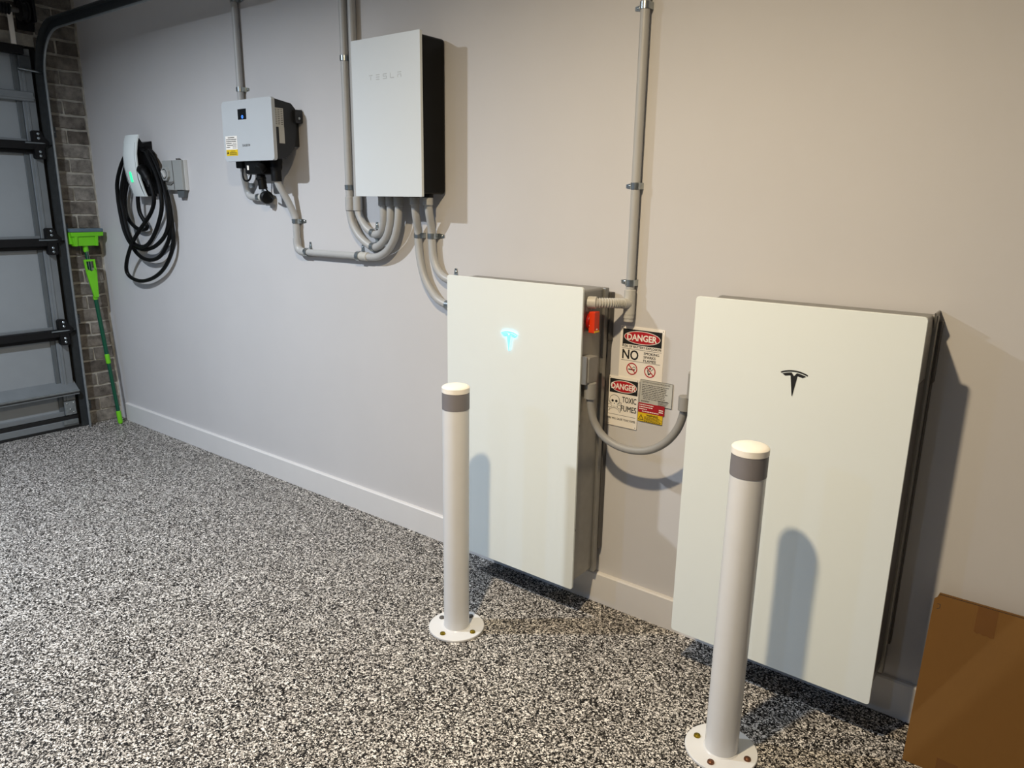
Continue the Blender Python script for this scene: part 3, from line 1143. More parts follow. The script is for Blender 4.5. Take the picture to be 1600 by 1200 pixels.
# ------------------------------------------------------------------ inverter
iv = thing('solar_inverter', 'white fronted black solar inverter with small lit screen', 'inverter', (-1.27, -0.09, 1.67))
ix0, ix1, iz0, iz1, iyf = -1.478, -1.080, 1.672, 1.944, -0.165
bm = new()
fr = Frame((ix0 + 0.012, 0, 0), (0, -1, 0), (0, 0, 1))      # n = -x ; profile in (depth from wall, z)
pr = [(0.155, iz1 - 0.004), (0.150, iz1 - 0.004), (0.052, iz1 - 0.018), (0.030, iz1 - 0.040), (0.030, 1.80), (0.045, 1.730), (0.072, 1.700), (0.098, 1.682), (0.155, iz0 + 0.004)]
prism(bm, fr, pr, -(ix1 - ix0 - 0.024), 0)
obj('casing', bm, MT['invblack'], iv)
bm = new()
prism(bm, wallframe(ix0, -0.148, iz0), rrect(0, 0, ix1 - ix0, iz1 - iz0, 0.014, 5), 0, 0.017, 0.005)
ic = obj('front_cover', bm, MT['invwhite'], iv, label='pale grey white front cover')
wf = wallframe(0, iyf, 0)
bm = new()
prism(bm, wf, [(-1.345, 1.858), (-1.278, 1.858), (-1.278, 1.904), (-1.345, 1.904)], -0.002, 0.0008)
scn = obj('screen', bm, MT['screen'], ic)
bm = new()
ring(bm, wf, -1.309, 1.869, 0.0075, 0.0035, 0.0008, 0.0012, 16)
obj('indicator', bm, MT['glow_blue'], scn)
text('SUNGROW', wf, -1.293, 1.737, 0.011, MT['ink'], ic, width=0.062)
bm = new()
prism(bm, wf, [(-1.462, 1.726), (-1.366, 1.726), (-1.366, 1.788), (-1.462, 1.788)], -0.001, 0.0008)
wl_ = obj('notice_label', bm, MT['signwhite'], ic, label='white notice label')
bm = new()
for k, (a, b_) in enumerate(((0.02, 0.075), (0.005, 0.09), (0.005, 0.088), (0.004, 0.05), (0.01, 0.06), (0.004, 0.035))):
    z_ = 1.781 - k * 0.0088
    prism(bm, wf, [(-1.462 + a, z_ - 0.0016), (-1.462 + b_, z_ - 0.0016), (-1.462 + b_, z_ + 0.0016), (-1.462 + a, z_ + 0.0016)], 0.0008, 0.0011)
for k in range(4):
    z_ = 1.754 - k * 0.007
    prism(bm, wf, [(-1.405, z_ - 0.001), (-1.372, z_ - 0.001), (-1.372, z_ + 0.001), (-1.405, z_ + 0.001)], 0.0008, 0.0011)
obj('small_print', bm, MT['darksteel'], wl_)['kind'] = 'stuff'
bm = new()
prism(bm, wf, [(-1.460, 1.698), (-1.366, 1.698), (-1.366, 1.7255), (-1.460, 1.7255)], -0.001, 0.0009)
yl_ = obj('warning_label', bm, MT['labelyellow'], ic, label='yellow warning label')
text('WARNING', wf, -1.405, 1.7165, 0.0052, MT['ink'], yl_, width=0.040, lift=0.0012)
bm = new()
prism(bm, wf, [(-1.456, 1.706), (-1.440, 1.706), (-1.448, 1.722)], 0.0009, 0.0012)
for k in range(3):
    z_ = 1.7125 - k * 0.0045
    prism(bm, wf, [(-1.435, z_ - 0.0009), (-1.372, z_ - 0.0009), (-1.372, z_ + 0.0009), (-1.435, z_ + 0.0009)], 0.0009, 0.0012)
obj('small_print', bm, MT['ink'], yl_)['kind'] = 'stuff'
# rating label on the side
sf2 = sideframe(ix1 - 0.012, 0, 0)
bm = new()
prism(bm, sf2, [(-0.146, 1.818), (-0.097, 1.818), (-0.097, 1.900), (-0.146, 1.900)], -0.001, 0.0008)
prism(bm, sf2, [(-0.125, 1.748), (-0.096, 1.748), (-0.096, 1.818), (-0.125, 1.818)], -0.001, 0.0008)
sl = obj('rating_label', bm, MT['labelgrey'], iv, label='pale rating label on the black side')
bm = new()
for k in range(9):
    z_ = 1.893 - k * 0.0078
    for j in range(3):
        a = -0.143 + j * 0.0155
        prism(bm, sf2, [(a, z_ - 0.0013), (a + 0.011, z_ - 0.0013), (a + 0.011, z_ + 0.0013), (a, z_ + 0.0013)], 0.0008, 0.0011)
obj('small_print', bm, MT['darksteel'], sl)['kind'] = 'stuff'
bm = new()
prism(bm, sideframe(ix1 - 0.014, 0, 0), rrect(-0.046, 1.842, -0.004, 1.900, 0.006), 0, 0.022, 0.003)
ear = obj('mounting_ear', bm, MT['invblack'], iv)
bm = new()
lathe(bm, (ix1 + 0.008, -0.026, 1.862), (1, 0, 0), [(0.006, 0), (0.006, 0.003), (0.003, 0.005)], 10)
obj('screw', bm, MT['zinc'], ear)
bm = new()
box(bm, ix0 + 0.03, ix1 - 0.03, -0.030, -0.001, 1.74, 1.90, 0.002, 1)
obj('wall_plate', bm, MT['invblack'], iv)
# connectors underneath
bm = new()
box(bm, -1.480, -1.425, -0.110, -0.055, 1.644, 1.684, 0.005, 2)
obj('gland', bm, MT['black'], iv)
bm = new()
box(bm, -1.345, -1.215, -0.150, -0.060, 1.612, 1.690, 0.010, 2)
dc = obj('switch_block', bm, MT['black'], iv)
bm = new()
prism(bm, wallframe(0, -0.150, 0), [(-1.322, 1.632), (-1.308, 1.632), (-1.308, 1.652), (-1.322, 1.652)], -0.001, 0.0008)
obj('white_mark', bm, MT['signwhite'], dc)
bm = new()
cyl(bm, (-1.270, -0.115, 1.625), (-1.263, -0.110, 1.545), 0.020, 18, 0.003)
cyl(bm, (-1.270, -0.115, 1.600), (-1.269, -0.114, 1.588), 0.024, 18, 0.002)
obj('hanging_plug', bm, MT['black'], iv)
bm = new()
cyl(bm, (-1.225, -0.130, 1.650), (-1.225, -0.155, 1.630), 0.024, 18, 0.003)
obj('rotary_knob', bm, MT['black'], iv)
bm = new()
tube(bm, smoothpath([(-1.180, -0.090, 1.690), (-1.178, -0.090, 1.660), (-1.178, -0.092, 1.622), (-1.178, -0.092, 1.582)], 4), [0.030] * 4 + [0.028] * 3 + [0.024] * 6, 18)
obj('elbow_gland', bm, MT['black'], iv)
bm = new()
tube(bm, smoothpath([(-1.430, -0.10, 1.665), (-1.425, -0.11, 1.620), (-1.410, -0.115, 1.592), (-1.385, -0.115, 1.583), (-1.362, -0.112, 1.595), (-1.352, -0.105, 1.640), (-1.350, -0.10, 1.675)], 5), 0.0045, 8)
obj('loop_cable', bm, MT['cableblack'], iv)
bm = new()
tube(bm, smoothpath([(-1.400, -0.10, 1.675), (-1.402, -0.10, 1.640), (-1.392, -0.10, 1.610)], 5), 0.005, 8)
obj('white_cable', bm, MT['signwhite'], iv)
bm = new()
tube(bm, smoothpath([(-1.250, -0.105, 1.548), (-1.246, -0.085, 1.520), (-1.270, -0.05, 1.500), (-1.310, -0.038, 1.505)], 5), 0.004, 8)
obj('lead', bm, MT['cableblack'], iv)

# ------------------------------------------------------------------ car charger
ch = thing('car_charger', 'white faced electric car charger with black cable coiled around it', 'charger', (-2.552, -0.05, 1.50))
zs = [1.845, 1.80, 1.74, 1.67, 1.60, 1.54, 1.503]
yb = [-0.092, -0.106, -0.116, -0.116, -0.106, -0.090, -0.077]
bm = new()
rows = []
for z, y in zip(zs, yb):
    row = []
    n = 8
    for k in range(n + 1):
        u = -1 + 2 * k / n
        row.append((-2.552 + u * 0.0775, y + 0.010 * u * u, z))
    rows.append(row)
Vf = [[bm.verts.new(p) for p in r] for r in rows]
Vb = [[bm.verts.new((p[0], p[1] + 0.007, p[2])) for p in r] for r in rows]
for i in range(len(rows) - 1):
    for k in range(8):
        bm.faces.new((Vf[i][k], Vf[i][k + 1], Vf[i + 1][k + 1], Vf[i + 1][k]))
        bm.faces.new((Vb[i][k], Vb[i + 1][k], Vb[i + 1][k + 1], Vb[i][k + 1]))
for i in range(len(rows) - 1):
    bm.faces.new((Vf[i][0], Vf[i + 1][0], Vb[i + 1][0], Vb[i][0]))
    bm.faces.new((Vf[i][8], Vb[i][8], Vb[i + 1][8], Vf[i + 1][8]))
for k in range(8):
    bm.faces.new((Vf[0][k], Vb[0][k], Vb[0][k + 1], Vf[0][k + 1]))
    bm.faces.new((Vf[-1][k], Vf[-1][k + 1], Vb[-1][k + 1], Vb[-1][k]))
fp = obj('face_plate', bm, MT['glass'], ch, label='curved white glass face plate')
bm = new()
prism(bm, Frame((-2.552, -0.1065, 1.612), (1, 0, 0), (0, -0.13, 1)), rrect(-0.011, -0.030, 0.011, 0.030, 0.0105, 5), -0.004, 0.0035)
obj('indicator', bm, MT['glow_green'], fp, label='glowing green status light')
bm = new()
prof = [(0.003, 1.815), (0.003, 1.505), (0.072, 1.508), (0.084, 1.54), (0.100, 1.60), (0.109, 1.67), (0.109, 1.74), (0.099, 1.80), (0.085, 1.835), (0.078, 1.835), (0.055, 1.80)]
prism(bm, Frame((-2.618, 0, 0), (0, -1, 0), (0, 0, 1)), prof, -0.132, 0)
obj('body', bm, MT['black'], ch)
bm = new()
box(bm, -2.62, -2.540, -0.030, -0.003, 1.768, 1.792, 0.008, 2)
obj('hook', bm, MT['steel'], ch)
loops = {
    'a': [(-2.451, -0.050, 1.761), (-2.602, -0.055, 1.781), (-2.727, -0.060, 1.713), (-2.830, -0.060, 1.593), (-2.847, -0.060, 1.487), (-2.835, -0.060, 1.380), (-2.808, -0.060, 1.291), (-2.748, -0.060, 1.221),
          (-2.659, -0.060, 1.198), (-2.569, -0.060, 1.194), (-2.458, -0.060, 1.217), (-2.343, -0.060, 1.273), (-2.279, -0.060, 1.343), (-2.260, -0.060, 1.426), (-2.272, -0.060, 1.508), (-2.322, -0.050, 1.607), (-2.392, -0.050, 1.714), (-2.451, -0.050, 1.761)],
    'b': [(-2.430, -0.070, 1.751), (-2.530, -0.075, 1.765), (-2.639, -0.085, 1.690), (-2.749, -0.085, 1.514), (-2.744, -0.085, 1.418), (-2.721, -0.085, 1.312), (-2.665, -0.085, 1.234), (-2.569, -0.085, 1.212),
          (-2.475, -0.085, 1.234), (-2.372, -0.085, 1.315), (-2.290, -0.085, 1.426), (-2.289, -0.080, 1.524), (-2.338, -0.070, 1.623), (-2.430, -0.070, 1.751)],
    'c': [(-2.43, -0.030, 1.740), (-2.50, -0.030, 1.775), (-2.620, -0.030, 1.755), (-2.739, -0.035, 1.611), (-2.814, -0.035, 1.488), (-2.816, -0.035, 1.398), (-2.771, -0.035, 1.346), (-2.686, -0.035, 1.311), (-2.603, -0.035, 1.311),
          (-2.572, -0.035, 1.329), (-2.584, -0.040, 1.355), (-2.615, -0.050, 1.411), (-2.610, -0.055, 1.489), (-2.590, -0.055, 1.530)],
    'd': [(-2.45, -0.040, 1.758), (-2.56, -0.042, 1.785), (-2.690, -0.045, 1.700), (-2.786, -0.045, 1.558), (-2.844, -0.045, 1.434), (-2.835, -0.045, 1.308), (-2.764, -0.045, 1.202), (-2.665, -0.045, 1.143), (-2.540, -0.045, 1.133),
          (-2.427, -0.045, 1.165), (-2.326, -0.045, 1.248), (-2.283, -0.045, 1.342), (-2.285, -0.045, 1.459), (-2.326, -0.040, 1.558), (-2.398, -0.040, 1.698), (-2.45, -0.040, 1.758)],
    'e': [(-2.385, -0.090, 1.600), (-2.360, -0.090, 1.545), (-2.351, -0.090, 1.491), (-2.368, -0.090, 1.449), (-2.432, -0.090, 1.389), (-2.602, -0.100, 1.264), (-2.750, -0.080, 1.158), (-2.842, -0.060, 1.060), (-2.817, -0.050, 1.010), (-2.697, -0.045, 0.995),
          (-2.554, -0.040, 1.024), (-2.418, -0.040, 1.087), (-2.315, -0.040, 1.180), (-2.281, -0.035, 1.275), (-2.293, -0.030, 1.392), (-2.307, -0.030, 1.492), (-2.353, -0.030, 1.600), (-2.43, -0.030, 1.715), (-2.48, -0.030, 1.760)],
}
bm = new()
for pts in loops.values():
    tube(bm, smoothpath(pts, 5), 0.0115, 10)
obj('charging_cable', bm, MT['cableblack'], ch, label='thick black charging cable in hanging loops')
bm = new()
tube(bm, smoothpath([(-2.478, -0.070, 1.655), (-2.450, -0.090, 1.650), (-2.420, -0.096, 1.635), (-2.395, -0.092, 1.600), (-2.378, -0.090, 1.565)], 4), [0.030] * 5 + [0.027] * 4 + [0.024] * 4 + [0.018] * 4, 16)
obj('plug_handle', bm, MT['black'], ch, label='black plug handle holstered on the side')
bm = new()
prism(bm, wallframe(-2.452, -0.004, 1.540), [(-0.05, -0.02), (0.012, -0.02), (0.030, 0.02), (0.036, 0.09), (0.030, 0.14), (0.012, 0.185), (-0.02, 0.222), (-0.05, 0.240)], 0, 0.055, 0.008)
obj('holster', bm, MT['black'], ch)

# ------------------------------------------------------------------ isolator outlet
so = thing('isolator_switch', 'pale grey isolator switch box with round knob beside the charger', 'switch', (-2.225, -0.02, 1.54))
bm = new()
box(bm, -2.330, -2.123, -0.036, -0.020, 1.541, 1.702, 0.003, 2)
sbx = obj('cover', bm, MT['socketgrey'], so)
bm = new()
box(bm, -2.328, -2.121, -0.021, 0.0, 1.540, 1.703, 0.003, 2)
obj('box', bm, MT['socket'], so, label='whiter back box')
bm = new()
prism(bm, wallframe(0, -0.036, 0), [(-2.215, 1.545), (-2.210, 1.545), (-2.215, 1.700), (-2.220, 1.700)], -0.001, 0.0012)
obj('seam', bm, MT['darksteel'], sbx)
bm = new()
prism(bm, wallframe(-2.285, -0.036, 1.628), ell(0, 0, 0.040, 0.040, 8, math.pi / 8), 0, 0.016, 0.004)
kn = obj('knob', bm, MT['socketgrey'], so)
bm = new()
ring(bm, wallframe(-2.285, -0.050, 1.628), 0, 0, 0.028, 0.023, 0, 0.002, 20)
bar2(bm, wallframe(-2.285, -0.050, 1.628), (-0.016, 0.018), (0.016, -0.018), 0.010, 0, 0.010)
obj('knob_grip', bm, MT['socket'], kn)
bm = new()
prism(bm, wallframe(-2.245, -0.036, 1.572), [(-0.045, 0.0), (0.0, -0.004), (0.03, 0.008), (0.03, 0.016), (-0.045, 0.012)], -0.001, 0.006)
obj('lock_tab', bm, MT['steel'], so)
bm = new()
prism(bm, wallframe(-2.2, -0.002, 1.500), [(0.0, 0), (0.055, 0), (0.072, 0.042), (-0.010, 0.042)], 0, 0.024, 0.002)
obj('cable_entry', bm, MT['stilereturn'], so)
bm = new()
cyl(bm, (-2.185, -0.016, 1.700), (-2.185, -0.016, 1.712), 0.012, 14)
obj('top_plug', bm, MT['darksteel'], so)


# ------------------------------------------------------------------ signs
def sign(label, x0, x1, z0, z1, material='signwhite', y=-0.0, th=0.0018, holes=True):
    t = thing('sign', label, 'sign', ((x0 + x1) / 2, 0, z0))
    bm = new()
    f = wallframe(x0, y, z0)
    prism(bm, f, rrect(0, 0, x1 - x0, z1 - z0, 0.003, 3), 0, th)
    p = obj('plate', bm, MT[material], t)
    if holes:
        w, h = x1 - x0, z1 - z0
        for a, b in ((0.006, 0.006), (w - 0.006, 0.006), (0.006, h - 0.006), (w - 0.006, h - 0.006)):
            bm = new()
            prism(bm, f, ell(a, b, 0.0016, 0.0016, 8), th, th + 0.0004)
            obj('fixing', bm, MT['darksteel'], p)
    return t, wallframe(x0, y - th, z0), x1 - x0, z1 - z0


def danger_header(t, f, x0, z0, x1, z1, tw):
    bm = new()
    prism(bm, f, [(x0, z0), (x1, z0), (x1, z1), (x0, z1)], 0, 0.0004)
    hp = obj('header', bm, MT['ink'], t)
    cx, cz = (x0 + x1) / 2, (z0 + z1) / 2
    rx, rz = (x1 - x0) * 0.465, (z1 - z0) * 0.43
    bm = new()
    prism(bm, f, ell(cx, cz, rx, rz, 40), 0.0004, 0.0007)
    obj('oval_rim', bm, MT['inkwhite'], hp)
    bm = new()
    prism(bm, f, ell(cx, cz, rx - 0.0022, rz - 0.0022, 40), 0.0007, 0.0010)
    obj('oval', bm, MT['inkred'], hp)
    hh = (z1 - z0) * 0.40
    text('DANGER', f, cx, cz - hh / 2, hh, MT['inkwhite'], hp, width=tw, bold=0.028, lift=0.0014)


def rules(t, f, items, w=0.0011):
    bm = new()
    for a, b, z in items:
        prism(bm, f, [(a, z - w / 2), (b, z - w / 2), (b, z + w / 2), (a, z + w / 2)], 0, 0.0004)
    return obj('rule', bm, MT['ink'], t)


t, f, w, h = sign('white danger sign about battery explosion, topmost sign between the batteries', 0.646, 0.815, 0.897, 1.089)
danger_header(t, f, 0.010, h - 0.064, w - 0.009, h - 0.010, 0.115)
text('R', f, 0.010, h - 0.0745, 0.0100, MT['ink'], t, align='LEFT', width=0.0075, bold=0.035)
text('ISK OF BATTERY EXPLOSION', f, 0.0185, h - 0.0745, 0.0080, MT['ink'], t, align='LEFT', width=w - 0.0285, bold=0.010)
rules(t, f, [(0.008, w - 0.008, h - 0.0795), (0.008, w - 0.010, h - 0.122)])
text('NO', f, 0.043, h - 0.1165, 0.0335, MT['ink'], t, width=0.062, bold=0.007)
for k, s in enumerate(('SMOKING', 'SPARKS', 'FLAMES')):
    text(s, f, 0.095, h - 0.0935 - k * 0.0128, 0.0088, MT['ink'], t, align='LEFT', width=(0.058, 0.045, 0.047)[k], bold=0.008)
for k, cx in enumerate((0.052, 0.122)):
    cz = h - 0.150
    bm = new()
    if k == 0:
        bar2(bm, f, (cx - 0.014, cz - 0.003), (cx + 0.012, cz - 0.003), 0.004, 0, 0.0004)
        bar2(bm, f, (cx + 0.002, cz + 0.003), (cx + 0.007, cz + 0.008), 0.0018, 0, 0.0004)
        bar2(bm, f, (cx + 0.007, cz + 0.008), (cx + 0.014, cz + 0.005), 0.0018, 0, 0.0004)
        bar2(bm, f, (cx + 0.014, cz + 0.005), (cx + 0.012, cz - 0.001), 0.0014, 0, 0.0004)
    else:
        bar2(bm, f, (cx - 0.009, cz + 0.004), (cx - 0.005, cz - 0.012), 0.004, 0, 0.0004)
        bar2(bm, f, (cx - 0.005, cz - 0.012), (cx + 0.004, cz - 0.005), 0.004, 0, 0.0004)
        bar2(bm, f, (cx + 0.003, cz + 0.002), (cx + 0.012, cz + 0.010), 0.0018, 0, 0.0004)
        prism(bm, f, [(cx - 0.004, cz + 0.008), (cx + 0.002, cz + 0.006), (cx + 0.004, cz + 0.014), (cx - 0.002, cz + 0.014)], 0, 0.0004)
    obj('pictogram', bm, MT['ink'], t)
    bm = new()
    ring(bm, f, cx, cz, 0.0215, 0.0180, 0.0003, 0.0008, 32)
    bar2(bm, f, (cx - 0.0135, cz + 0.0135), (cx + 0.0135, cz - 0.0135), 0.0035, 0.0003, 0.0007)
    obj('prohibition_ring', bm, MT['inkred'], t)

t, f, w, h = sign('white toxic fumes sign with skull, at the lower left of the sign cluster', 0.609, 0.730, 0.720, 0.9045, y=-0.0022)
danger_header(t, f, 0.006, h - 0.061, w - 0.003, h - 0.010, 0.098)
text('TOXIC', f, 0.087, h - 0.092, 0.0205, MT['ink'], t, width=0.056, bold=0.007)
text('FUMES', f, 0.086, h - 0.1245, 0.0205, MT['ink'], t, width=0.061, bold=0.007)
rules(t, f, [(0.004, w - 0.006, h - 0.142)])
text('FIRE WILL CAUSE TOXIC FUMES', f, w / 2 - 0.001, h - 0.1605, 0.0070, MT['ink'], t, width=w - 0.010, bold=0.010)
cx, cz = 0.028, h - 0.089
bm = new()
for s in (-1, 1):
    bar2(bm, f, (cx - s * 0.024, cz - 0.012), (cx + s * 0.024, cz - 0.036), 0.0062, 0, 0.00033 + 0.00002 * s)
    for e in ((cx - s * 0.024, cz - 0.012), (cx + s * 0.024, cz - 0.036)):
        prism(bm, f, ell(e[0], e[1] + 0.003, 0.0042, 0.0042, 10), 0, 0.0004)
        prism(bm, f, ell(e[0] - 0.001 * s, e[1] - 0.003, 0.0042, 0.0042, 10), 0, 0.0004)
prism(bm, f, ell(cx, cz, 0.0205, 0.0195, 28), 0.0, 0.0004)
prism(bm, f, rrect(cx - 0.0125, cz - 0.030, cx + 0.0125, cz - 0.010, 0.004), 0.0, 0.00045)
sk = obj('skull', bm, MT['ink'], t, label='skull and crossbones pictogram')
bm = new()
for s in (-1, 1):
    bar2(bm, f, (cx - s * 0.023, cz - 0.0125), (cx + s * 0.023, cz - 0.0355), 0.0036, 0.0004, 0.0006 + 0.00003 * s)
    for e in ((cx - s * 0.024, cz - 0.012), (cx + s * 0.024, cz - 0.036)):
        prism(bm, f, ell(e[0], e[1] + 0.003, 0.0028, 0.0028, 10), 0.0004, 0.0007)
        prism(bm, f, ell(e[0] - 0.001 * s, e[1] - 0.003, 0.0028, 0.0028, 10), 0.0004, 0.00075)
prism(bm, f, ell(cx, cz, 0.0190, 0.0180, 28), 0.0006, 0.0009)
prism(bm, f, rrect(cx - 0.011, cz - 0.0285, cx + 0.011, cz - 0.010, 0.0035), 0.0005, 0.0008)
obj('bone_white', bm, MT['inkwhite'], sk)
bm = new()
for s in (-1, 1):
    prism(bm, f, ell(cx + s * 0.0076, cz - 0.0030, 0.0050, 0.0048, 14), 0.0009, 0.0012)
prism(bm, f, [(cx - 0.0024, cz - 0.0145), (cx + 0.0024, cz - 0.0145), (cx, cz - 0.0095)], 0.0009, 0.0012)
for k in range(4):
    bar2(bm, f, (cx - 0.0066 + k * 0.0044, cz - 0.0275), (cx - 0.0066 + k * 0.0044, cz - 0.0215), 0.0008, 0.0009, 0.0012)
obj('skull_feature', bm, MT['ink'], sk)

t, f, w, h = sign('grey battery shutdown procedure label with thin dark border', 0.7345, 0.8585, 0.820, 0.9085, 'labelgrey', y=-0.0022, th=0.0010, holes=False)
bm = new()
for a, b, e in (((0.001, 0.001), (w - 0.001, 0.001), 0), ((w - 0.001, 0.001), (w - 0.001, h - 0.001), 0), ((w - 0.001, h - 0.001), (0.001, h - 0.001), 0), ((0.001, h - 0.001), (0.001, 0.001), 0)):
    bar2(bm, f, a, b, 0.0011, 0, 0.0004)
obj('border', bm, MT['darksteel'], t)
text('BATTERY SHUTDOWN PROCEDURE', f, w / 2, h - 0.0105, 0.0050, MT['darksteel'], t, width=w * 0.84)
text('sunstar', f, 0.024, 0.010, 0.0060, MT['darksteel'], t, width=0.032, bold=0.02)
bm = new()
rnd = random.Random(3)
for k in range(9):
    z_ = h - 0.018 - k * 0.0062
    a = 0.008 + (0.006 if k > 6 else 0)
    end = w - rnd.uniform(0.008, 0.03)
    while a < end - 0.004:
        l = rnd.uniform(0.004, 0.014)
        prism(bm, f, [(a, z_ - 0.0011), (min(a + l, end), z_ - 0.0011), (min(a + l, end), z_ + 0.0011), (a, z_ + 0.0011)], 0, 0.0003)
        a += l + 0.0018
for k in range(4):
    z_ = 0.0195 - k * 0.0048
    prism(bm, f, [(0.072, z_ - 0.001), (w - 0.012 - 0.003 * k, z_ - 0.001), (w - 0.012 - 0.003 * k, z_ + 0.001), (0.072, z_ + 0.001)], 0, 0.0003)
obj('small_print', bm, MT['darksteel'], t)['kind'] = 'stuff'

t, f, w, h = sign('dark red label with white print directly under the grey label', 0.7325, 0.8335, 0.7895, 0.8245, 'labelred', y=-0.0034, th=0.0008, holes=False)
bm = new()
for k, (a, b) in enumerate(((0.004, 0.058), (0.004, 0.056), (0.004, 0.034), (0.016, 0.080))):
    z_ = h - 0.0065 - k * 0.0077
    aa = a
    while aa < b:
        l = rnd.uniform(0.004, 0.010)
        prism(bm, f, [(aa, z_ - 0.0014), (min(aa + l, b), z_ - 0.0014), (min(aa + l, b), z_ + 0.0014), (aa, z_ + 0.0014)], 0, 0.0003)
        aa += l + 0.0014
for z_ in (0.0185, 0.0115):
    prism(bm, f, [(0.080, z_ - 0.0018), (0.096, z_ - 0.0018), (0.096, z_ + 0.0018), (0.080, z_ + 0.0018)], 0, 0.0003)
obj('small_print', bm, MT['inkwhite'], t)['kind'] = 'stuff'

t, f, w, h = sign('yellow warning label with black triangle at the bottom of the cluster', 0.7320, 0.8275, 0.7560, 0.7905, 'labelyellow', y=-0.0022, th=0.0010, holes=False)
text('WARNING', f, 0.056, h - 0.0115, 0.0068, MT['ink'], t, width=0.044, bold=0.02, lift=0.0012)
bm = new()
prism(bm, f, [(0.002, 0.006), (0.024, 0.006), (0.013, 0.027)], 0, 0.0003)
tri = obj('hazard_triangle', bm, MT['ink'], t)
bm = new()
prism(bm, f, [(0.0055, 0.008), (0.0205, 0.008), (0.013, 0.0225)], 0.0003, 0.0006)
obj('triangle_fill', bm, MT['labelyellow'], tri)
bm = new()
bar2(bm, f, (0.013, 0.0135), (0.013, 0.019), 0.0018, 0.0006, 0.0009)
bar2(bm, f, (0.013, 0.0095), (0.013, 0.0115), 0.0018, 0.0006, 0.0009)
obj('exclamation_mark', bm, MT['ink'], tri)
bm = new()
for k in range(5):
    z_ = h - 0.0150 - k * 0.0040
    a = 0.026
    end = w - rnd.uniform(0.003, 0.012)
    while a < end:
        l = rnd.uniform(0.004, 0.010)
        prism(bm, f, [(a, z_ - 0.0009), (min(a + l, end), z_ - 0.0009), (min(a + l, end), z_ + 0.0009), (a, z_ + 0.0009)], 0, 0.0003)
        a += l + 0.0014
for a, b in (((0.001, 0.001), (w - 0.001, 0.001)), ((w - 0.001, 0.001), (w - 0.001, h * 0.5))):
    bar2(bm, f, a, b, 0.0009, 0, 0.0003)
obj('small_print', bm, MT['ink'], t)['kind'] = 'stuff'


# ------------------------------------------------------------------ bollards
def bollard(cx, cy, label, bolt_mats, top=0.908):
    t = thing('bollard', label, 'bollard', (cx, cy, 0), 'white bollards before the batteries')
    r = 0.0455
    bm = new()
    lathe(bm, (cx, cy, 0), (0, 0, 1), [(r, 0.006), (r, 0.030), (r, top - 0.020)], 48)
    obj('post', bm, MT['bollard'], t)
    bm = new()
    lathe(bm, (cx, cy, 0), (0, 0, 1), [(r + 0.0007, top - 0.080), (r + 0.0009, top - 0.079), (r + 0.0009, top - 0.024), (r + 0.0007, top - 0.023)], 48)
    obj('band', bm, MT['band'], t, label='dark grey reflective band')
    bm = new()
    lathe(bm, (cx, cy, 0), (0, 0, 1), [(r, top - 0.023), (r + 0.0016, top - 0.022), (r + 0.0016, top - 0.006), (r - 0.002, top - 0.002), (r - 0.010, top + 0.001), (r * 0.4, top + 0.004), (0.001, top + 0.005)], 48)
    cp = obj('cap', bm, MT['cap'], t)
    bm = new()
    lathe(bm, (cx, cy, 0), (0, 0, 1), [(0.0985, 0.0), (0.1000, 0.002), (0.1000, 0.0075), (0.0985, 0.009), (r + 0.004, 0.009), (r + 0.001, 0.012)], 64)
    fl = obj('flange', bm, MT['bollard'], t)
    for k, (dx, dy) in enumerate(((0.0, -0.074), (0.076, 0.0), (-0.072, 0.0), (0.004, 0.074))):
        bm = new()
        lathe(bm, (cx + dx, cy + dy, 0.009), (0, 0, 1), [(0.0098, 0), (0.0100, 0.0012), (0.0088, 0.005), (0.0050, 0.0072), (0.001, 0.0078)], 20)
        obj('bolt', bm, MT[bolt_mats[k]], fl)
    return t


bollard(0.302, -0.486, 'white bollard with grey band before the left battery', ('brass', 'brass', 'darksteel', 'darksteel'), 0.906)
bollard(1.297, -0.478, 'white bollard with grey band before the right battery', ('copper', 'copper', 'brass', 'brass'), 0.912)

# ------------------------------------------------------------------ mop
mp = thing('squeeze_mop', 'green sponge mop standing head up in the brick corner', 'mop', (-3.11, -0.085, 0))


def mz(z, y, off=0.0):
    return Vector((-3.113 - z / 1.25 * 0.085 + off, y, z))


def mpole(z):
    return mz(z, -0.086 - 0.054 * z / 1.2)


bm = new()
tube(bm, [mpole(0.08), mpole(0.42)], 0.0115, 16)
tube(bm, [mpole(0.48), mpole(0.88)], 0.0125, 16)
tube(bm, [mpole(0.86), mpole(1.17)], 0.010, 16)
obj('pole', bm, MT['dgreen'], mp)
bm = new()
tube(bm, [mpole(0.002), mpole(0.012), mpole(0.085), mpole(0.09)], [0.012, 0.0155, 0.0155, 0.013], 16)
obj('end_grip', bm, MT['green'], mp)
bm = new()
tube(bm, [mpole(0.418), mpole(0.422), mpole(0.478), mpole(0.482)], [0.0125, 0.0148, 0.0148, 0.0125], 16)
obj('joint_sleeve', bm, MT['green'], mp)
bm = new()
tube(bm, [mpole(0.845), mpole(0.87)], 0.0145, 16)
obj('pull_sleeve', bm, MT['green'], mp)
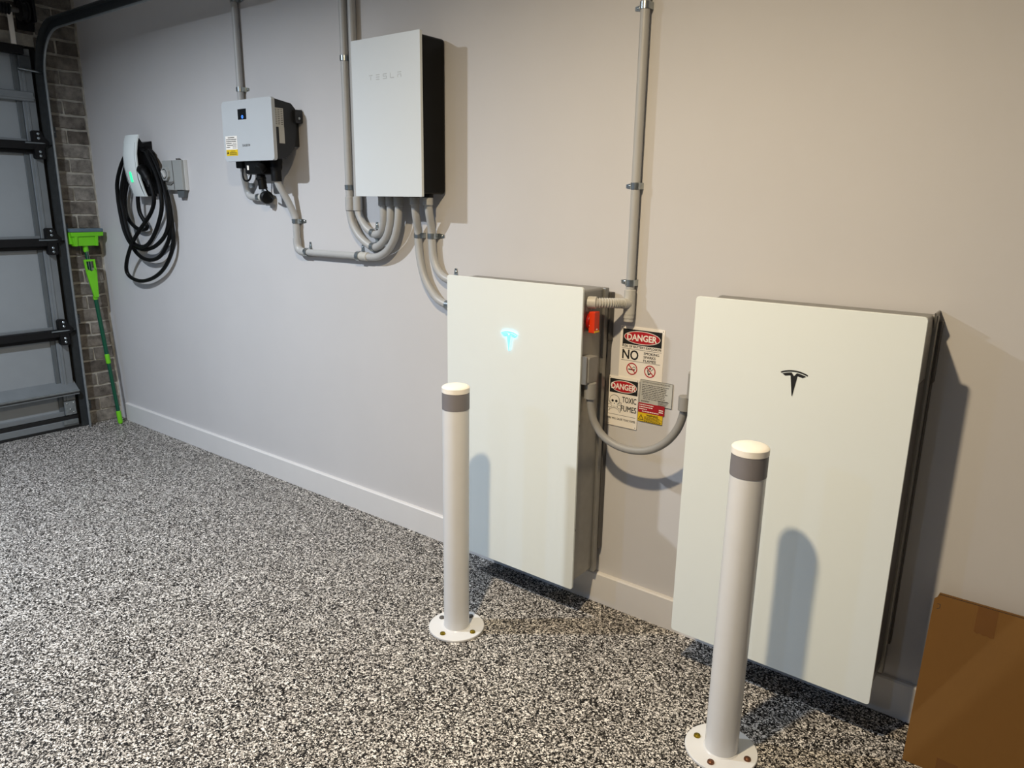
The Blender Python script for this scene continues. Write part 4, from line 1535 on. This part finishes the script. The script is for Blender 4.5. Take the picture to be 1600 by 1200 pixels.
# pull lever: a tapering sheath with a loop at its top
bm = new()
fr = Frame(mpole(0.86) + Vector((0.012, 0, 0)), (0, 1, 0), (mpole(1.1) - mpole(0.86)))
prism(bm, fr, [(-0.014, 0.0), (0.014, 0.0), (0.032, 0.16), (0.030, 0.19), (-0.0, 0.165), (-0.030, 0.19), (-0.032, 0.16)], 0, 0.012, 0.003)
prism(bm, fr, [(-0.032, 0.16), (-0.022, 0.16), (-0.022, 0.235), (-0.034, 0.245)], 0, 0.012, 0.002)
prism(bm, fr, [(0.022, 0.16), (0.032, 0.16), (0.034, 0.245), (0.022, 0.235)], 0, 0.012, 0.002)
prism(bm, fr, [(-0.034, 0.245), (-0.022, 0.232), (0.022, 0.232), (0.034, 0.245)], 0, 0.012, 0.002)
obj('pull_lever', bm, MT['green'], mp)
bm = new()
for s in (-0.006, 0.006):
    cyl(bm, fr.p(s * 1.6, 0.16, 0.004), fr.p(s * 0.6, 0.30, 0.004), 0.0018, 8)
obj('pull_rod', bm, MT['zinc'], mp)
bm = new()
tube(bm, [mpole(1.150), mpole(1.156), mpole(1.185), mpole(1.205)], [0.012, 0.016, 0.016, 0.021], 16)
obj('neck', bm, MT['green'], mp)
xh = mpole(1.22).x
bm = new()
fr = Frame((xh - 0.02, -0.140, 1.19), (0, 1, 0), (0, 0, 1))
prism(bm, fr, [(-0.075, 0.0), (0.068, 0.0), (0.070, 0.006), (0.068, 0.072), (-0.085, 0.075), (-0.078, 0.03)], 0, 0.050, 0.006)
prism(bm, fr, [(-0.088, 0.060), (0.104, 0.062), (0.106, 0.088), (-0.090, 0.086)], -0.006, 0.060, 0.004)
prism(bm, fr, [(-0.092, 0.012), (-0.070, 0.010), (-0.070, 0.080), (-0.092, 0.082)], -0.01, 0.030, 0.003)
obj('head', bm, MT['green'], mp)
bm = new()
for s in (-0.072, 0.052):
    prism(bm, fr, [(s, 0.0), (s + 0.016, 0.0), (s + 0.022, 0.076), (s + 0.002, 0.080)], 0.048, 0.058, 0.003)
obj('head_clip', bm, MT['green'], mp)
bm = new()
box(bm, xh - 0.028, xh + 0.040, -0.230, -0.032, 1.277, 1.300, 0.006, 2)
obj('sponge', bm, MT['sponge'], mp, label='blue grey sponge strip')

# ------------------------------------------------------------------ cardboard
cb = thing('cardboard_box', 'flat brown cardboard box leaning on the wall beside the right battery', 'box', (2.05, -0.1, 0))
ang = math.atan2(0.145, 0.450)
up = Vector((0, math.sin(ang), math.cos(ang)))
fr = Frame((1.713, -0.192, 0.0), (1, 0, 0), up)
# lift so the rear bottom edge stays on the floor
Lh = 0.470
bm = new()
prism(bm, fr, [(0, 0), (0.75, 0), (0.75, Lh - 0.014), (0, Lh - 0.014)], -0.036, 0.0)
bmesh.ops.bevel(bm, geom=bm.edges[:], offset=0.002, segments=1, affect='EDGES')
cbx = obj('carton', bm, MT['card'], cb, smooth=False)
bm = new()
prism(bm, fr, [(-0.001, 0.0), (0.752, 0.0), (0.752, Lh + 0.0035), (0.012, Lh + 0.0035), (-0.001, Lh - 0.010)], 0.0, 0.0034)
obj('front_flap', bm, MT['card'], cb, smooth=False)
bm = new()
prism(bm, fr, [(0.002, Lh - 0.014), (0.750, Lh - 0.014), (0.750, Lh + 0.006), (0.008, Lh + 0.006)], -0.030, -0.011)
obj('top_flap', bm, MT['card'], cb, smooth=False)
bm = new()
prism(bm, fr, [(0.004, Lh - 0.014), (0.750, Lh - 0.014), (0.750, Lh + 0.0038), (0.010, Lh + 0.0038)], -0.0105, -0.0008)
obj('slit_shade', bm, MT['cardshade'], cb, label='dark strip standing for the shade between the flaps')  # strip added to darken the gap like shade
bm = new()
prism(bm, fr, [(0.103, Lh - 0.066), (0.110, Lh - 0.070), (0.118, Lh - 0.067), (0.126, Lh - 0.071), (0.134, Lh - 0.069), (0.142, Lh - 0.072), (0.150, Lh - 0.070), (0.150, Lh + 0.004), (0.103, Lh + 0.004)], 0.0032, 0.0038)
obj('tape', bm, MT['tape'], cb, label='short strip of glossy brown tape')
bm = new()
prism(bm, fr, [(0.078, 0.002), (0.128, 0.002), (0.128, 0.040), (0.078, 0.042)], 0.0032, 0.0038)
obj('tape', bm, MT['tape'], cb)
bm = new()
for a, b in (((0.008, Lh - 0.022), (0.016, Lh - 0.022)), ((0.016, Lh - 0.022), (0.016, Lh - 0.032)), ((0.016, Lh - 0.032), (0.009, Lh - 0.036))):
    bar2(bm, fr, a, b, 0.0012, 0.0034, 0.0037)
obj('printed_mark', bm, MT['ink'], cb)
